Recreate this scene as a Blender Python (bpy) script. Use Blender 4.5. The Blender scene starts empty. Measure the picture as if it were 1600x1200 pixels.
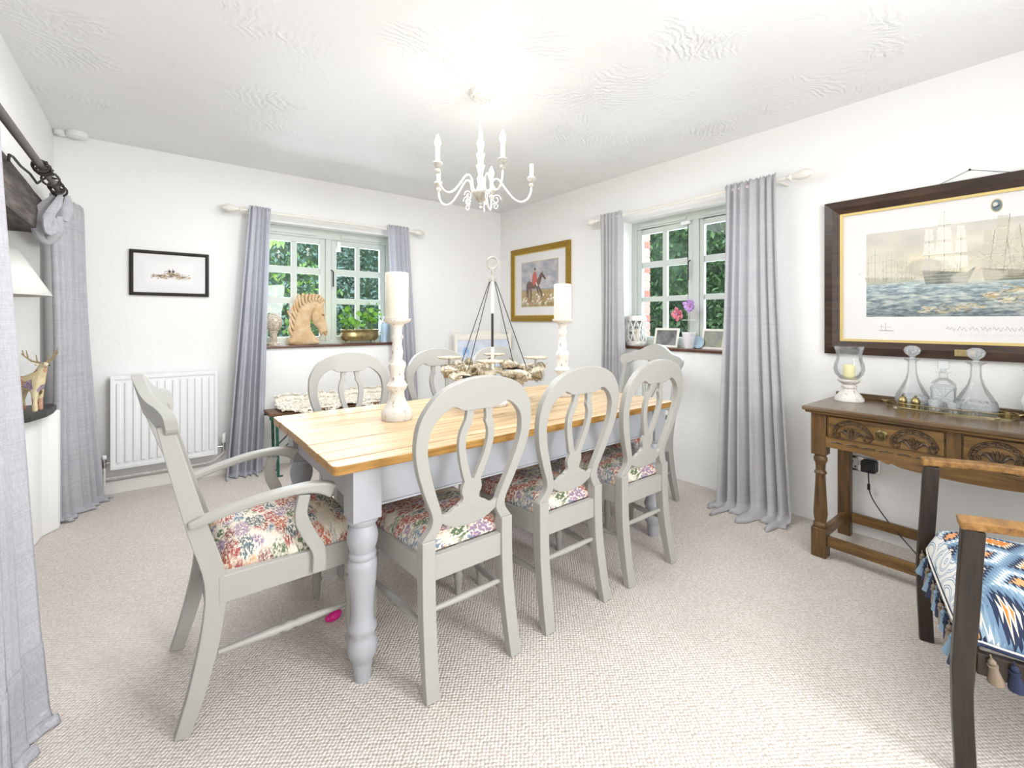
import bpy, bmesh, math, random
import numpy as np
from mathutils import Vector, Matrix, noise
R = math.radians; PI = math.pi
random.seed(7)
C = bpy.context.scene.collection
# ---------------------------------------------------------------- camera, world, light, exposure
cd = bpy.data.cameras.new('camera'); cam = bpy.data.objects.new('camera', cd); C.objects.link(cam)
cam.location = (0, 0, 1.27); cam.rotation_euler = (R(90), 0, R(-38.142))
cd.sensor_width = 36; cd.sensor_fit = 'HORIZONTAL'; cd.lens = 36 * 706.75 / 1600; cd.shift_y = -99 / 1600; cd.clip_start = .05
bpy.context.scene.camera = cam
W = bpy.data.worlds.new('overcast_sky'); bpy.context.scene.world = W; W.use_nodes = True
W.node_tree.nodes['Background'].inputs[0].default_value = (.78, .89, 1, 1)
W.node_tree.nodes['Background'].inputs[1].default_value = 3.2
vs = bpy.context.scene.view_settings
vs.view_transform = 'Standard'; vs.look = 'None'; vs.gamma = 1; vs.use_curve_mapping = False; vs.exposure = 0.27
def area(name, loc, target, sx, sy, power, col, portal=False):
    l = bpy.data.lights.new(name, 'AREA'); l.shape = 'RECTANGLE'; l.size = sx; l.size_y = sy; l.energy = power; l.color = col
    if portal: l.cycles.is_portal = True
    o = bpy.data.objects.new(name, l); C.objects.link(o); o.location = loc
    o.rotation_euler = (Vector(target) - Vector(loc)).to_track_quat('-Z', 'Y').to_euler()
    return o
area('rear_fill', (.9, -2.5, 1.35), (1.1, 3, 1.25), 3.0, 2.2, 19, (.93, .965, 1))  # added broad fill behind the camera; the wall there has no door
area('overhead_fill_table', (1.1, 2.45, 2.50), (1.1, 2.45, 0), 1.5, 1.5, 42, (.94, .965, 1))  # added soft fill above the table, separate from the chandelier, no fitting
area('overhead_fill_near', (.8, -.6, 2.50), (.8, -.4, 0), 1.2, 1.2, 9, (.93, .965, 1))  # added overhead fill behind the camera, acts as bounce onto the near floor
area('ceiling_bounce_fill', (1.7, -1.2, 1.6), (-.5, 1.5, 2.3), .8, .8, 60, (.93, .96, 1))  # added unseen fill aimed up to brighten the ceiling and left wall
area('lamp_light', (.75, -1.25, 1.5), (2.4, 2.5, 1.0),   .4, .4, 4, (1, .97, .93))
area('sky_light_back_window', (1.3, 5.2, 1.75), (1.3, 3, 1.0), 1.5, 1.3, 75, (.72, .84, 1))
area('sky_light_right_window', (3.98, 1.95, 1.75), (2, 1.95, 1.0), 1.4, 1.3, 55, (.72, .84, 1))
# ---------------------------------------------------------------- materials
def lin(c): return tuple((v / 12.92 if v <= .04045 else ((v + .055) / 1.055) ** 2.4) for v in c)
def hx(s): return lin(tuple(int(s[i:i + 2], 16) / 255 for i in (0, 2, 4)))
class NT:
    def __init__(s, name):
        s.m = bpy.data.materials.new(name); s.m.use_nodes = True; s.t = s.m.node_tree; s.n = s.t.nodes; s.b = s.n['Principled BSDF']
    def add(s, typ, **k):
        n = s.n.new(typ)
        for a, v in k.items(): setattr(n, a, v)
        return n
    def link(s, a, b): s.t.links.new(a, b)
    def coord(s, scale=(1, 1, 1), rot=(0, 0, 0), kind='Object'):
        tc = s.add('ShaderNodeTexCoord'); mp = s.add('ShaderNodeMapping'); mp.inputs['Scale'].default_value = scale; mp.inputs['Rotation'].default_value = rot
        s.link(tc.outputs[kind], mp.inputs[0]); return mp.outputs[0]
    def noise(s, vec, scale, detail=3, rough=.5, out='Fac'):
        n = s.add('ShaderNodeTexNoise'); n.inputs['Scale'].default_value = scale; n.inputs['Detail'].default_value = detail; n.inputs['Roughness'].default_value = rough
        s.link(vec, n.inputs['Vector']); return n.outputs[out]
    def vor(s, vec, scale, out='Distance', rnd=1, feature='F1'):
        n = s.add('ShaderNodeTexVoronoi', feature=feature); n.inputs['Scale'].default_value = scale; n.inputs['Randomness'].default_value = rnd
        s.link(vec, n.inputs['Vector']); return n.outputs[out]
    def ramp(s, fac, stops, interp='LINEAR'):
        n = s.add('ShaderNodeValToRGB'); n.color_ramp.interpolation = interp; e = n.color_ramp.elements
        while len(e) < len(stops): e.new(.5)
        for i, (p, c) in enumerate(stops): e[i].position = p; e[i].color = (*c[:3], 1)
        s.link(fac, n.inputs[0]); return n.outputs[0]
    def mix(s, fac, a, b, blend='MIX'):
        n = s.add('ShaderNodeMix', data_type='RGBA', blend_type=blend)
        for v, i in ((fac, 0), (a, 6), (b, 7)):
            if isinstance(v, (int, float)): n.inputs[i].default_value = v
            elif isinstance(v, tuple): n.inputs[i].default_value = (*v[:3], 1)
            else: s.link(v, n.inputs[i])
        return n.outputs[2]
    def math(s, op, a, b=0.0, c=None):
        n = s.add('ShaderNodeMath', operation=op)
        for v, i in ((a, 0), (b, 1), (c, 2)):
            if v is None: continue
            if isinstance(v, (int, float)): n.inputs[i].default_value = v
            else: s.link(v, n.inputs[i])
        return n.outputs[0]
    def bump(s, h, strength, dist=.01):
        n = s.add('ShaderNodeBump'); n.inputs['Strength'].default_value = strength; n.inputs['Distance'].default_value = dist
        s.link(h, n.inputs['Height']); s.link(n.outputs[0], s.b.inputs['Normal'])
    def col(s, v): (s.link(v, s.b.inputs['Base Color']) if not isinstance(v, tuple) else setattr(s.b.inputs['Base Color'], 'default_value', (*v[:3], 1)))
def plain(name, c, rough=.5, metal=0, bump=0, bscale=60, spec=.5, var=0, vscale=8, var_c=None, trans=0):
    t = NT(name); t.b.inputs['Roughness'].default_value = rough; t.b.inputs['Metallic'].default_value = metal; t.b.inputs['Specular IOR Level'].default_value = spec
    c = hx(c) if isinstance(c, str) else c; v = t.coord()
    c2 = (hx(var_c) if var_c else tuple(x * .8 for x in c))
    if var: t.col(t.ramp(t.noise(v, vscale, 4, .6), [(.5 - .18 / max(var, .01) * .5, c2), (.62, c)]))
    else: t.col(c)
    if bump: t.bump(t.noise(v, bscale, 3), bump, .004)
    return t.m
M = {}
# plaster walls
t = NT('white_wall_plaster'); v = t.coord(); t.col(hx('f4f3f0')); t.b.inputs['Roughness'].default_value = .85
t.bump(t.math('ADD', t.noise(v, 3.5, 4, .5), t.math('MULTIPLY', t.noise(v, 40, 3), .18)), .30, .03); M['wall'] = t.m
# swirled ceiling
t = NT('swirled_plaster_ceiling'); v = t.coord(); t.col(hx('f0f0ef')); t.b.inputs['Roughness'].default_value = .5; t.b.inputs['Specular IOR Level'].default_value = .35
w = t.mix(.12, v, t.noise(v, 3.2, 3, .6, 'Color')); d = t.vor(w, 1.9)
n2 = t.noise(w, 6, 4, .7); ring = t.math('SINE', t.math('ADD', t.math('MULTIPLY', d, 120), t.math('MULTIPLY', n2, 22)))
mask = t.ramp(t.noise(v, 2.1, 3), [(.48, (0.04,) * 3), (.68, (1,) * 3)])
fine = t.math('POWER', t.noise(w, 14, 5, .75), 2)
t.bump(t.math('MULTIPLY', t.math('ADD', t.math('MULTIPLY', ring, .22), t.math('MULTIPLY', fine, 1.6)), mask), .7, .012); M['ceiling'] = t.m
# loop pile carpet
t = NT('loop_pile_carpet'); v = t.coord((1, 1.12, 0), (0, 0, R(38.1))); t.b.inputs['Roughness'].default_value = 1; t.b.inputs['Specular IOR Level'].default_value = .1
d = t.vor(v, 84, rnd=.28); hgt = t.math('SUBTRACT', 1, t.math('MULTIPLY', d, 1.7))
base = t.ramp(t.vor(v, 84, 'Color', .28), [(0, hx('ddd4cb')), (.5, hx('e6ded6')), (1, hx('eee8e2'))])
big = t.ramp(t.noise(v, 1.3, 3), [(.3, (.93,) * 3), (.7, (1,) * 3)])
t.col(t.mix(1, t.mix(t.ramp(d, [(.36, (0,) * 3), (.72, (1,) * 3)]), base, hx('c6b8aa')), big, 'MULTIPLY')); t.bump(hgt, .7, .006); M['carpet'] = t.m
def paint(name, c, wear='b9b5ab', rough=.42):
    t = NT(name); v = t.coord(); t.b.inputs['Roughness'].default_value = rough
    t.col(t.mix(t.ramp(t.noise(v, 26, 5, .75), [(.66, (0,) * 3), (.76, (.55,) * 3)]), hx(c), hx(wear))); t.bump(t.noise(v, 30, 3), .06, .003); return t.m
M['chairpaint'] = paint('pale_grey_chair_paint', 'a7a59e', '98948a')
M['tablepaint'] = paint('pale_grey_table_paint', 'a8a9ad', '97928a')
M['skirting'] = plain('white_skirting_paint', 'efece6', .5)
def wood(name, cs, scale=(2, 30, 30), rough=.35, bump=.15, knots=False):
    t = NT(name); v = t.coord(scale); t.b.inputs['Roughness'].default_value = rough
    g = t.noise(v, 1.6, 6, .65); c = t.ramp(g, [(.3, hx(cs[0])), (.5, hx(cs[1])), (.7, hx(cs[2]))])
    if knots:
        k = t.vor(t.coord((1.4, 5, 5)), 1.9); c = t.mix(t.ramp(k, [(.03, (1,) * 3), (.06, (0,) * 3)]), c, hx('5d3c1e'))
    t.col(c); t.bump(g, bump, .003); return t.m
M['pine'] = wood('worn_pine_top', ['ab8a60', 'c9ac82', 'dfcbab'], (1.2, 22, 22), .38, .08, True)
M['pine_edge'] = wood('golden_pine_edge', ['7a5422', 'a67a3a', 'bf9150'], (3, 30, 60), .35)
M['oak'] = wood('dark_oak', ['3c2a14', '6e5129', '866636'], (30, 2.5, 30), .33)
M['oakv'] = wood('dark_oak_upright', ['352513', '5d4424', '745530'], (30, 30, 2.5), .33)
M['oaktop'] = wood('dark_oak_top', ['43301f', '665038', '7b654b'], (40, 2, 40), .22)
M['carve'] = plain('carved_oak_relief', '5b4629', .35, var=1, vscale=60, var_c='2b1c10')
M['armwood'] = wood('black_brown_armchair_wood', ['171109', '2a2018', '3a2c1e'], (30, 30, 3), .32)
M['armtop'] = wood('worn_golden_arm_wood', ['5c3b18', '8d6532', 'a87f45'], (5, 30, 30), .33)
M['framewood'] = wood('dark_frame_wood', ['21150e', '3a271b', '4d3626'], (25, 3, 25), .3)
M['goldframe'] = plain('gilt_frame', 'ab8a2c', .38, .4, var=1, vscale=70, var_c='8c6c1c')
M['goldline'] = plain('pale_gilt_slip', 'd9c27f', .4, .3)
M['black'] = plain('black_frame', '2b2623', .35)
M['mount'] = plain('white_card_mount', 'edebea', .7)
M['brass'] = plain('brass', 'b3a274', .28, 1, var=1, vscale=20, var_c='94835a')
M['antbrass'] = plain('antique_brass', '6f6444', .35, .9)
M['steel'] = plain('chrome', 'c9c9c9', .18, 1)
M['iron'] = plain('dark_wrought_iron', '3a3532', .45, .6, bump=.3)
M['pole'] = plain('grey_brown_iron_pole', '5d5450', .4, .4)
M['greenmetal'] = plain('green_painted_steel', '2c6a55', .4, .2, var=1, vscale=40, var_c='1f4a3d')
M['plank'] = wood('worn_brown_bench_plank', ['3a2416', '6f4c31', '8b6744'], (2, 25, 25), .5, .4)
M['sill'] = wood('dark_window_sill', ['3c2419', '5d3a28', '6d4733'], (3, 30, 30), .3)
M['sage'] = plain('sage_green_window_paint', 'c9d0c7', .42, bump=.05)
M['radiator'] = plain('white_radiator_enamel', 'f1f1f1', .3)
M['whitemetal'] = plain('chalky_white_metal', 'ecebe7', .45, var=1, vscale=50, var_c='d6d2c8')
M['greycup'] = plain('chalky_grey_metal', 'b9b5ac', .45, var=1, vscale=50, var_c='a09a8e')
t = NT('distressed_white_wood'); v = t.coord(); t.b.inputs['Roughness'].default_value = .6
t.col(t.mix(t.ramp(t.noise(t.coord((1, 1, .35)), 55, 5, .8), [(.58, (0,) * 3), (.63, (1,) * 3)]), hx('ded9d1'), hx('8a7460'))); t.bump(t.noise(v, 50, 4), .3, .004); M['distress'] = t.m
M['candle'] = plain('ivory_wax', 'e9e3cf', .45); M['candle'].node_tree.nodes['Principled BSDF'].inputs['Subsurface Weight'].default_value = .15
M['candley'] = plain('yellow_wax', 'efe6a8', .45)
M['rodpaint'] = plain('cream_curtain_rod_paint', 'ebe6dd', .5)
def cloth(name, c, c2, trans=.25, scale=260):
    t = NT(name); v = t.coord(); t.b.inputs['Roughness'].default_value = .95; t.b.inputs['Specular IOR Level'].default_value = .1
    s = t.noise(t.coord((scale, scale, 3)), 1, 2); u = t.noise(t.coord((3, 3, scale)), 1, 2)
    f = t.math('MULTIPLY', t.math('ADD', s, u), .5); cc = t.ramp(f, [(.38, hx(c2)), (.6, hx(c))]); t.col(cc); t.bump(f, .25, .002)
    tr = t.add('ShaderNodeBsdfTranslucent'); t.link(cc, tr.inputs[0]); mx = t.add('ShaderNodeMixShader'); mx.inputs[0].default_value = trans
    out = t.n['Material Output']; t.link(t.b.outputs[0], mx.inputs[1]); t.link(tr.outputs[0], mx.inputs[2]); t.link(mx.outputs[0], out.inputs[0]); return t.m
M['linen'] = cloth('grey_linen', 'dbdbe0', 'cdced5', .35)
M['linenwarm'] = cloth('pale_grey_linen', 'd6d4d4', 'c9c8cc', .3)
M['linenleft'] = cloth('soft_grey_linen', 'cfcdd0', 'bdbcc1', .2)
M['hem'] = cloth('grey_linen_trim', 'b9b8bc', 'a7a7ac', .1)
# floral tapestry
t = NT('floral_tapestry'); v = t.coord(); t.b.inputs['Roughness'].default_value = .95; t.b.inputs['Specular IOR Level'].default_value = .1
sk = t.coord((13, 26, 13), (0, 0, .5)); w = t.mix(.10, sk, t.noise(sk, 1.2, 2, .5, 'Color'))
cell = t.vor(w, 1, 'Color'); sep = t.add('ShaderNodeSeparateColor'); t.link(cell, sep.inputs[0])
hue = t.ramp(sep.outputs[0], [(0, hx('a22f33')), (.2, hx('5e7d97')), (.36, hx('40663f')), (.5, hx('8d6f96')), (.62, hx('c2553a')), (.74, hx('3d5e6c')), (.86, hx('d9a57f')), (.93, hx('7c2438'))], 'CONSTANT')
dist = t.vor(w, 1); blob = t.ramp(dist, [(.62, (1,) * 3), (.80, (0,) * 3)])
dots = t.ramp(t.vor(t.mix(.02, t.coord((1, 1.6, 1), (0, 0, .5)), t.noise(v, 60, 2, .5, 'Color')), 95), [(.52, (1,) * 3), (.66, (0,) * 3)])
leaf = t.ramp(t.noise(t.coord((60, 190, 60), (0, 0, .95)), 1, 2), [(.46, (0,) * 3), (.52, (1,) * 3)])
pat = t.mix(sep.outputs[1], dots, leaf); pm = t.math('MULTIPLY', blob, pat)
t.col(t.mix(pm, t.mix(t.math('MULTIPLY', leaf, .25), hx('e6dccb'), hx('b6a48f')), t.mix(.22, hue, hx('a89a8c')))); t.bump(t.noise(v, 500, 2), .3, .002); M['floral'] = t.m
# blue and orange diamond weave
def ikat(name, rotz):
    t = NT(name); t.b.inputs['Roughness'].default_value = .9; v = t.coord((1, 1, 1), (0, 0, rotz)); sx = t.add('ShaderNodeSeparateXYZ'); t.link(v, sx.inputs[0])
    jag = t.math('MULTIPLY', t.math('PINGPONG', t.math('MULTIPLY', sx.outputs[1], 90), .5), .22)
    U = t.math('PINGPONG', t.math('ADD', t.math('ADD', t.math('MULTIPLY', sx.outputs[0], 5.2), t.math('MULTIPLY', sx.outputs[2], -4.5)), .13), .5); V = t.math('PINGPONG', t.math('MULTIPLY', sx.outputs[1], 5.6), .5)
    d = t.math('ADD', t.math('ADD', t.math('MULTIPLY', U, 1.05), t.math('MULTIPLY', V, 1.0)), jag)
    c = t.ramp(d, [(0, hx('7f97a6')), (.08, hx('e8a050')), (.13, hx('d67e33')), (.27, hx('f2e4cc')), (.33, hx('27304a')), (.45, hx('6f8aa3')), (.58, hx('8ba7bb')), (.68, hx('e9e6df')), (.76, hx('9fb6c6')), (.84, hx('27304a')), (.93, hx('e2a26a'))], 'CONSTANT')
    t.col(c); t.bump(t.noise(v, 600, 2), .2, .002); return t.m
M['ikat'] = ikat('blue_and_orange_diamond_weave', R(-16))
t = NT('blue_scroll_weave'); t.b.inputs['Roughness'].default_value = .9; v = t.coord(); w = t.mix(.03, v, t.noise(v, 9, 2, .5, 'Color'))
sc = t.math('SINE', t.math('MULTIPLY', t.vor(w, 9), 26)); t.col(t.ramp(sc, [(0, hx('eceae6')), (.30, hx('9db3c5')), (.45, hx('6f8ba5')), (.80, hx('dfe3e6'))], 'CONSTANT')); M['scroll'] = t.m
def thin_glass(name, tint=(1, 1, 1), body=.04, bcol=(.9, .93, .95), rough=.02, edge=1.0, bumpy=0):
    t = NT(name); t.n.remove(t.b); out = t.n['Material Output']
    tr = t.add('ShaderNodeBsdfTransparent'); tr.inputs[0].default_value = (*tint, 1); gl = t.add('ShaderNodeBsdfGlossy'); gl.inputs['Roughness'].default_value = rough
    df = t.add('ShaderNodeBsdfDiffuse'); df.inputs[0].default_value = (*bcol, 1)
    lw = t.add('ShaderNodeLayerWeight'); lw.inputs[0].default_value = .25
    m1 = t.add('ShaderNodeMixShader'); m1.inputs[0].default_value = body; t.link(tr.outputs[0], m1.inputs[1]); t.link(df.outputs[0], m1.inputs[2])
    m2 = t.add('ShaderNodeMixShader'); t.link(t.math('MULTIPLY', lw.outputs['Fresnel'], edge), m2.inputs[0]); t.link(m1.outputs[0], m2.inputs[1]); t.link(gl.outputs[0], m2.inputs[2]); t.link(m2.outputs[0], out.inputs[0])
    if bumpy:
        b = t.add('ShaderNodeBump'); b.inputs['Strength'].default_value = bumpy; b.inputs['Distance'].default_value = .01; t.link(t.vor(t.coord(), 70, 'Distance'), b.inputs['Height'])
        for n in (gl, lw): t.link(b.outputs[0], n.inputs['Normal'])
    return t.m
M['pane'] = thin_glass('window_glass', edge=.6, body=.0)
M['picglass'] = thin_glass('picture_glass', edge=.15, body=.0)
M['glass'] = thin_glass('clear_glass', tint=(.98, .985, .985), body=.05, edge=.55)
M['crystal'] = thin_glass('cut_crystal', tint=(.96, .97, .97), body=.26, edge=.8, rough=.05, bumpy=.8)
M['cutline'] = thin_glass('cut_glass_facets', tint=(.8, .82, .82), body=.45, edge=1, rough=.1)
M['leaf1'] = plain('hedge_leaf_green', '6f8d5c', .5, var=1, vscale=6, var_c='3f5c38')
M['leaf2'] = plain('bright_leaf_green', '7fa04c', .5, var=1, vscale=6, var_c='4f7433')
M['leaf3'] = plain('blue_green_leaf', '93aca0', .5, var=1, vscale=6, var_c='56756a')
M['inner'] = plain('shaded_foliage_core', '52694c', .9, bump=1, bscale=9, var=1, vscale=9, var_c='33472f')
M['bark'] = plain('grey_bark', '8d8478', .8)
M['terracotta'] = plain('sandy_carved_stone', 'dcc19c', .8, bump=.5, bscale=30, var=1, vscale=14, var_c='cba97d')
M['eyebrown'] = plain('brown_stone_hollow', '9a7248', .8)
M['brick'] = plain('red_brick', '9c5345', .9, bump=.4, var=1, vscale=30, var_c='93503f')
M['mortar'] = plain('pale_mortar', 'b3a89d', .9)
M['grass'] = plain('lawn', '6d8a4c', .9, var=1, vscale=6)
M['beam'] = wood('weathered_grey_beam', ['2f2a27', '57504b', '7a716a'], (20, 2, 20), .85, .8)
M['slate'] = plain('dark_slate', '3c3a37', .5, bump=.4, bscale=20)
M['shade'] = plain('cream_lampshade', 'e9e7df', .8)
M['blackplastic'] = plain('black_plastic', '161616', .4)
M['whiteplastic'] = plain('white_plastic', 'eeeeec', .35)
M['pink'] = plain('pink_toy_rubber', 'e0218a', .4)
M['ceramic'] = plain('white_ceramic', 'eceaea', .2)
M['bluecer'] = plain('pale_blue_ceramic', 'b3cbdc', .25)
M['drift'] = plain('bleached_driftwood', 'ddd4c2', .7, bump=.4, bscale=60, var=1, vscale=60, var_c='a89a80')
M['driftdark'] = plain('brown_seed_head', 'a8997c', .8, bump=.6, bscale=90, var=1, vscale=80, var_c='6d5f45')
M['wool'] = plain('cream_sheepskin_wool', 'faf6ec', 1, bump=.15, bscale=60, var=1, vscale=30, var_c='f0e9d8')
M['bead'] = plain('oyster_white_scroll', 'e6e1d6', .6)
M['bulb'] = NT('lit_bulb').m; b = M['bulb'].node_tree.nodes['Principled BSDF']; b.inputs['Emission Color'].default_value = (1, .96, .9, 1); b.inputs['Emission Strength'].default_value = 18
M['navy'] = plain('navy_tassel', '27304a', .9); M['slateblue'] = plain('grey_blue_tassel', '7d95a8', .9); M['taupe'] = plain('taupe_tassel', '8a7a68', .9)
t = NT('patchwork_deer'); v = t.coord(); cl = t.vor(v, 24, 'Color'); sp = t.add('ShaderNodeSeparateColor'); t.link(cl, sp.inputs[0]); t.b.inputs['Roughness'].default_value = .8
t.col(t.mix(t.ramp(t.noise(v, 220, 2), [(.45, (0,) * 3), (.6, (.6,) * 3)]), t.ramp(sp.outputs[0], [(0, hx('d8c79a')), (.35, hx('c9b489')), (.55, hx('b97a5c')), (.68, hx('dccda6')), (.84, hx('7e6690')), (.88, hx('d2bd7f'))], 'CONSTANT'), hx('e4d9b8'))); M['deer'] = t.m
M['antler'] = plain('brown_antler', 'a08a62', .7, var=1, vscale=60)
M['petalred'] = plain('dusky_red_petal', 'c9596f', .5, var=1, vscale=60, var_c='e39aa6'); M['petallil'] = plain('lilac_petal', 'd3b2e2', .5, var=1, vscale=60, var_c='b488cf'); M['stem'] = plain('green_stem', '5f7f3f', .5); M['darkleaf'] = plain('dark_orchid_leaf', '3f5a33', .35)
M['limeleaf'] = plain('fresh_green_leaf', '8fc04e', .5, var=1, vscale=20, var_c='5f9a35')
M['heather'] = plain('pale_yellow_heather', 'b9a763', .8)
M['cream'] = plain('cream_wood', 'efe9dc', .5)
M['grey'] = plain('silver_print', '8e8e8c', .35, .3, var=1, vscale=9, var_c='5e5e60'); M['yellowgrey'] = plain('hazy_green_print', 'a5a78a', .5, var=1, vscale=9, var_c='8a8b8c')
def tattr(name):
    t = NT(name); a = t.add('ShaderNodeVertexColor', layer_name='Col'); t.link(a.outputs[0], t.b.inputs['Base Color']); t.b.inputs['Roughness'].default_value = .7; return t.m
M['print'] = tattr('printed_picture')
# ---------------------------------------------------------------- mesh helpers
class MB:
    def __init__(s): s.v = []; s.f = []
    def addv(s, vs, fs):
        o = len(s.v); s.v += [tuple(p) for p in vs]; s.f += [tuple(i + o for i in f) for f in fs]; return s
    def box(s, lo, hi, mat=None):
        x0, y0, z0 = lo; x1, y1, z1 = hi
        vs = [(x0, y0, z0), (x1, y0, z0), (x1, y1, z0), (x0, y1, z0), (x0, y0, z1), (x1, y0, z1), (x1, y1, z1), (x0, y1, z1)]
        if mat: vs = [mat @ Vector(p) for p in vs]
        return s.addv(vs, [(0, 3, 2, 1), (4, 5, 6, 7), (0, 1, 5, 4), (1, 2, 6, 5), (2, 3, 7, 6), (3, 0, 4, 7)])
    def lathe(s, prof, n=24, c=(0, 0, 0), mat=None, flute=0, fl=(0, 0), close=True, sx=1, sy=1):
        vs = []; m = len(prof)
        for z, r in prof:
            for k in range(n):
                a = 2 * PI * k / n; rr = r
                if flute and fl[0] < z < fl[1]: rr = r * (1 - .10 * (k % 2))
                vs.append(Vector((c[0] + sx * rr * math.cos(a), c[1] + sy * rr * math.sin(a), c[2] + z)))
        fs = [(i * n + k, i * n + (k + 1) % n, (i + 1) * n + (k + 1) % n, (i + 1) * n + k) for i in range(m - 1) for k in range(n)]
        if close: fs += [tuple(range(n - 1, -1, -1)), tuple((m - 1) * n + k for k in range(n))]
        if mat: vs = [mat @ p for p in vs]
        return s.addv(vs, fs)
    def tube(s, path, r, n=8, closed=False):
        P = [Vector(p) for p in path]; m = len(P); rs = r if isinstance(r, (list, tuple)) else [r] * m; vs = []; up = Vector((0, 0, 1)); prev = None
        for i in range(m):
            a = P[(i - 1) % m] if (i > 0 or closed) else P[i]; b = P[(i + 1) % m] if (i < m - 1 or closed) else P[i]
            T = (b - a).normalized()
            if prev is None:
                u = up if abs(T.z) < .9 else Vector((1, 0, 0)); X = T.cross(u).normalized()
            else: X = (prev - T * prev.dot(T)).normalized()
            prev = X; Y = T.cross(X)
            for k in range(n):
                q = 2 * PI * k / n; vs.append(P[i] + X * (rs[i] * math.cos(q)) + Y * (rs[i] * math.sin(q)))
        L = m if closed else m - 1
        fs = [(i * n + k, i * n + (k + 1) % n, ((i + 1) % m) * n + (k + 1) % n, ((i + 1) % m) * n + k) for i in range(L) for k in range(n)]
        if not closed: fs += [tuple(range(n - 1, -1, -1)), tuple((m - 1) * n + k for k in range(n))]
        return s.addv(vs, fs)
    def sweep(s, path, w, h, side=(1, 0, 0)):
        """rectangular section: w along side, h along side x tangent; w,h may be lists"""
        P = [Vector(p) for p in path]; m = len(P); ws = w if isinstance(w, (list, tuple)) else [w] * m; hs = h if isinstance(h, (list, tuple)) else [h] * m; vs = []; S0 = Vector(side)
        for i in range(m):
            T = (P[min(i + 1, m - 1)] - P[max(i - 1, 0)]).normalized(); S = (S0 - T * S0.dot(T)).normalized(); N = T.cross(S)
            for a, b in ((-1, -1), (1, -1), (1, 1), (-1, 1)): vs.append(P[i] + S * (a * ws[i] / 2) + N * (b * hs[i] / 2))
        fs = [(i * 4 + k, i * 4 + (k + 1) % 4, i * 4 + 4 + (k + 1) % 4, i * 4 + 4 + k) for i in range(m - 1) for k in range(4)]
        fs += [(3, 2, 1, 0), tuple((m - 1) * 4 + k for k in range(4))]
        return s.addv(vs, fs)
    def strip(s, A, B, th, yf, close=False):
        """solid between two matched 2-D curves (x,z), thickness th along y"""
        m = len(A); vs = []
        for a, b in zip(A, B):
            vs += [(a[0], yf(a[1]) - th / 2, a[1]), (a[0], yf(a[1]) + th / 2, a[1]), (b[0], yf(b[1]) + th / 2, b[1]), (b[0], yf(b[1]) - th / 2, b[1])]
        L = m if close else m - 1
        fs = [(i * 4 + k, i * 4 + (k + 1) % 4, ((i + 1) % m) * 4 + (k + 1) % 4, ((i + 1) % m) * 4 + k) for i in range(L) for k in range(4)]
        if not close: fs += [(3, 2, 1, 0), tuple((m - 1) * 4 + k for k in range(4))]
        return s.addv(vs, fs)
    def blob(s, c, r, mat=None, n=10, m=6, nz=0, seed=0):
        vs = []; r = r if isinstance(r, (tuple, list)) else (r, r, r)
        for i in range(m + 1):
            th = PI * i / m
            for k in range(n):
                a = 2 * PI * k / n; d = Vector((math.sin(th) * math.cos(a), math.sin(th) * math.sin(a), math.cos(th)))
                q = 1 + (nz * noise.noise(d * 1.7 + Vector((seed, seed * .3, 0))) if nz else 0)
                p = Vector((d.x * r[0] * q, d.y * r[1] * q, d.z * r[2] * q))
                vs.append((mat @ p if mat else p) + Vector(c))
        fs = [(i * n + k, (i + 1) * n + k, (i + 1) * n + (k + 1) % n, i * n + (k + 1) % n) for i in range(m) for k in range(n)]
        return s.addv(vs, fs)
    def build(s, name, mat, parent=None, smooth=False, bevel=0, solid=0, sub=0):
        me = bpy.data.meshes.new(name); me.from_pydata(s.v, [], s.f); me.validate(); 
        bm = bmesh.new(); bm.from_mesh(me); bmesh.ops.remove_doubles(bm, verts=bm.verts, dist=1e-6); bmesh.ops.recalc_face_normals(bm, faces=bm.faces); bm.to_mesh(me); bm.free()
        me.materials.append(M[mat] if isinstance(mat, str) else mat)
        if smooth:
            for p in me.polygons: p.use_smooth = True
        o = bpy.data.objects.new(name, me); C.objects.link(o)
        if parent: o.parent = parent
        if solid: m = o.modifiers.new('thick', 'SOLIDIFY'); m.thickness = solid
        if bevel: m = o.modifiers.new('soft', 'BEVEL'); m.width = bevel; m.segments = 2; m.limit_method = 'ANGLE'; m.angle_limit = R(50)
        if sub: m = o.modifiers.new('sub', 'SUBSURF'); m.levels = sub; m.render_levels = sub
        if smooth and not solid:
            try: me.set_sharp_from_angle(angle=R(48))
            except Exception: pass
        return o
def tag(o, label, cat, group=None, kind=None):
    o['label'] = label; o['category'] = cat
    if group: o['group'] = group
    if kind: o['kind'] = kind
    return o
def thing(name, loc, rz=0, label=None, cat=None, group=None):
    o = bpy.data.objects.new(name, None); C.objects.link(o); o.empty_display_size = .05; o.location = loc; o.rotation_euler = (0, 0, rz)
    if label: tag(o, label, cat, group)
    return o
def copy_tree(o, parent=None):
    c = o.copy(); C.objects.link(c)
    if parent: c.parent = parent
    for ch in list(o.children): copy_tree(ch, c)
    return c
def bx(name, mat, parent, lo, hi, bevel=0): return MB().box(lo, hi).build(name, mat, parent, bevel=bevel)
def struct(o): o['kind'] = 'structure'; return o
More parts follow.
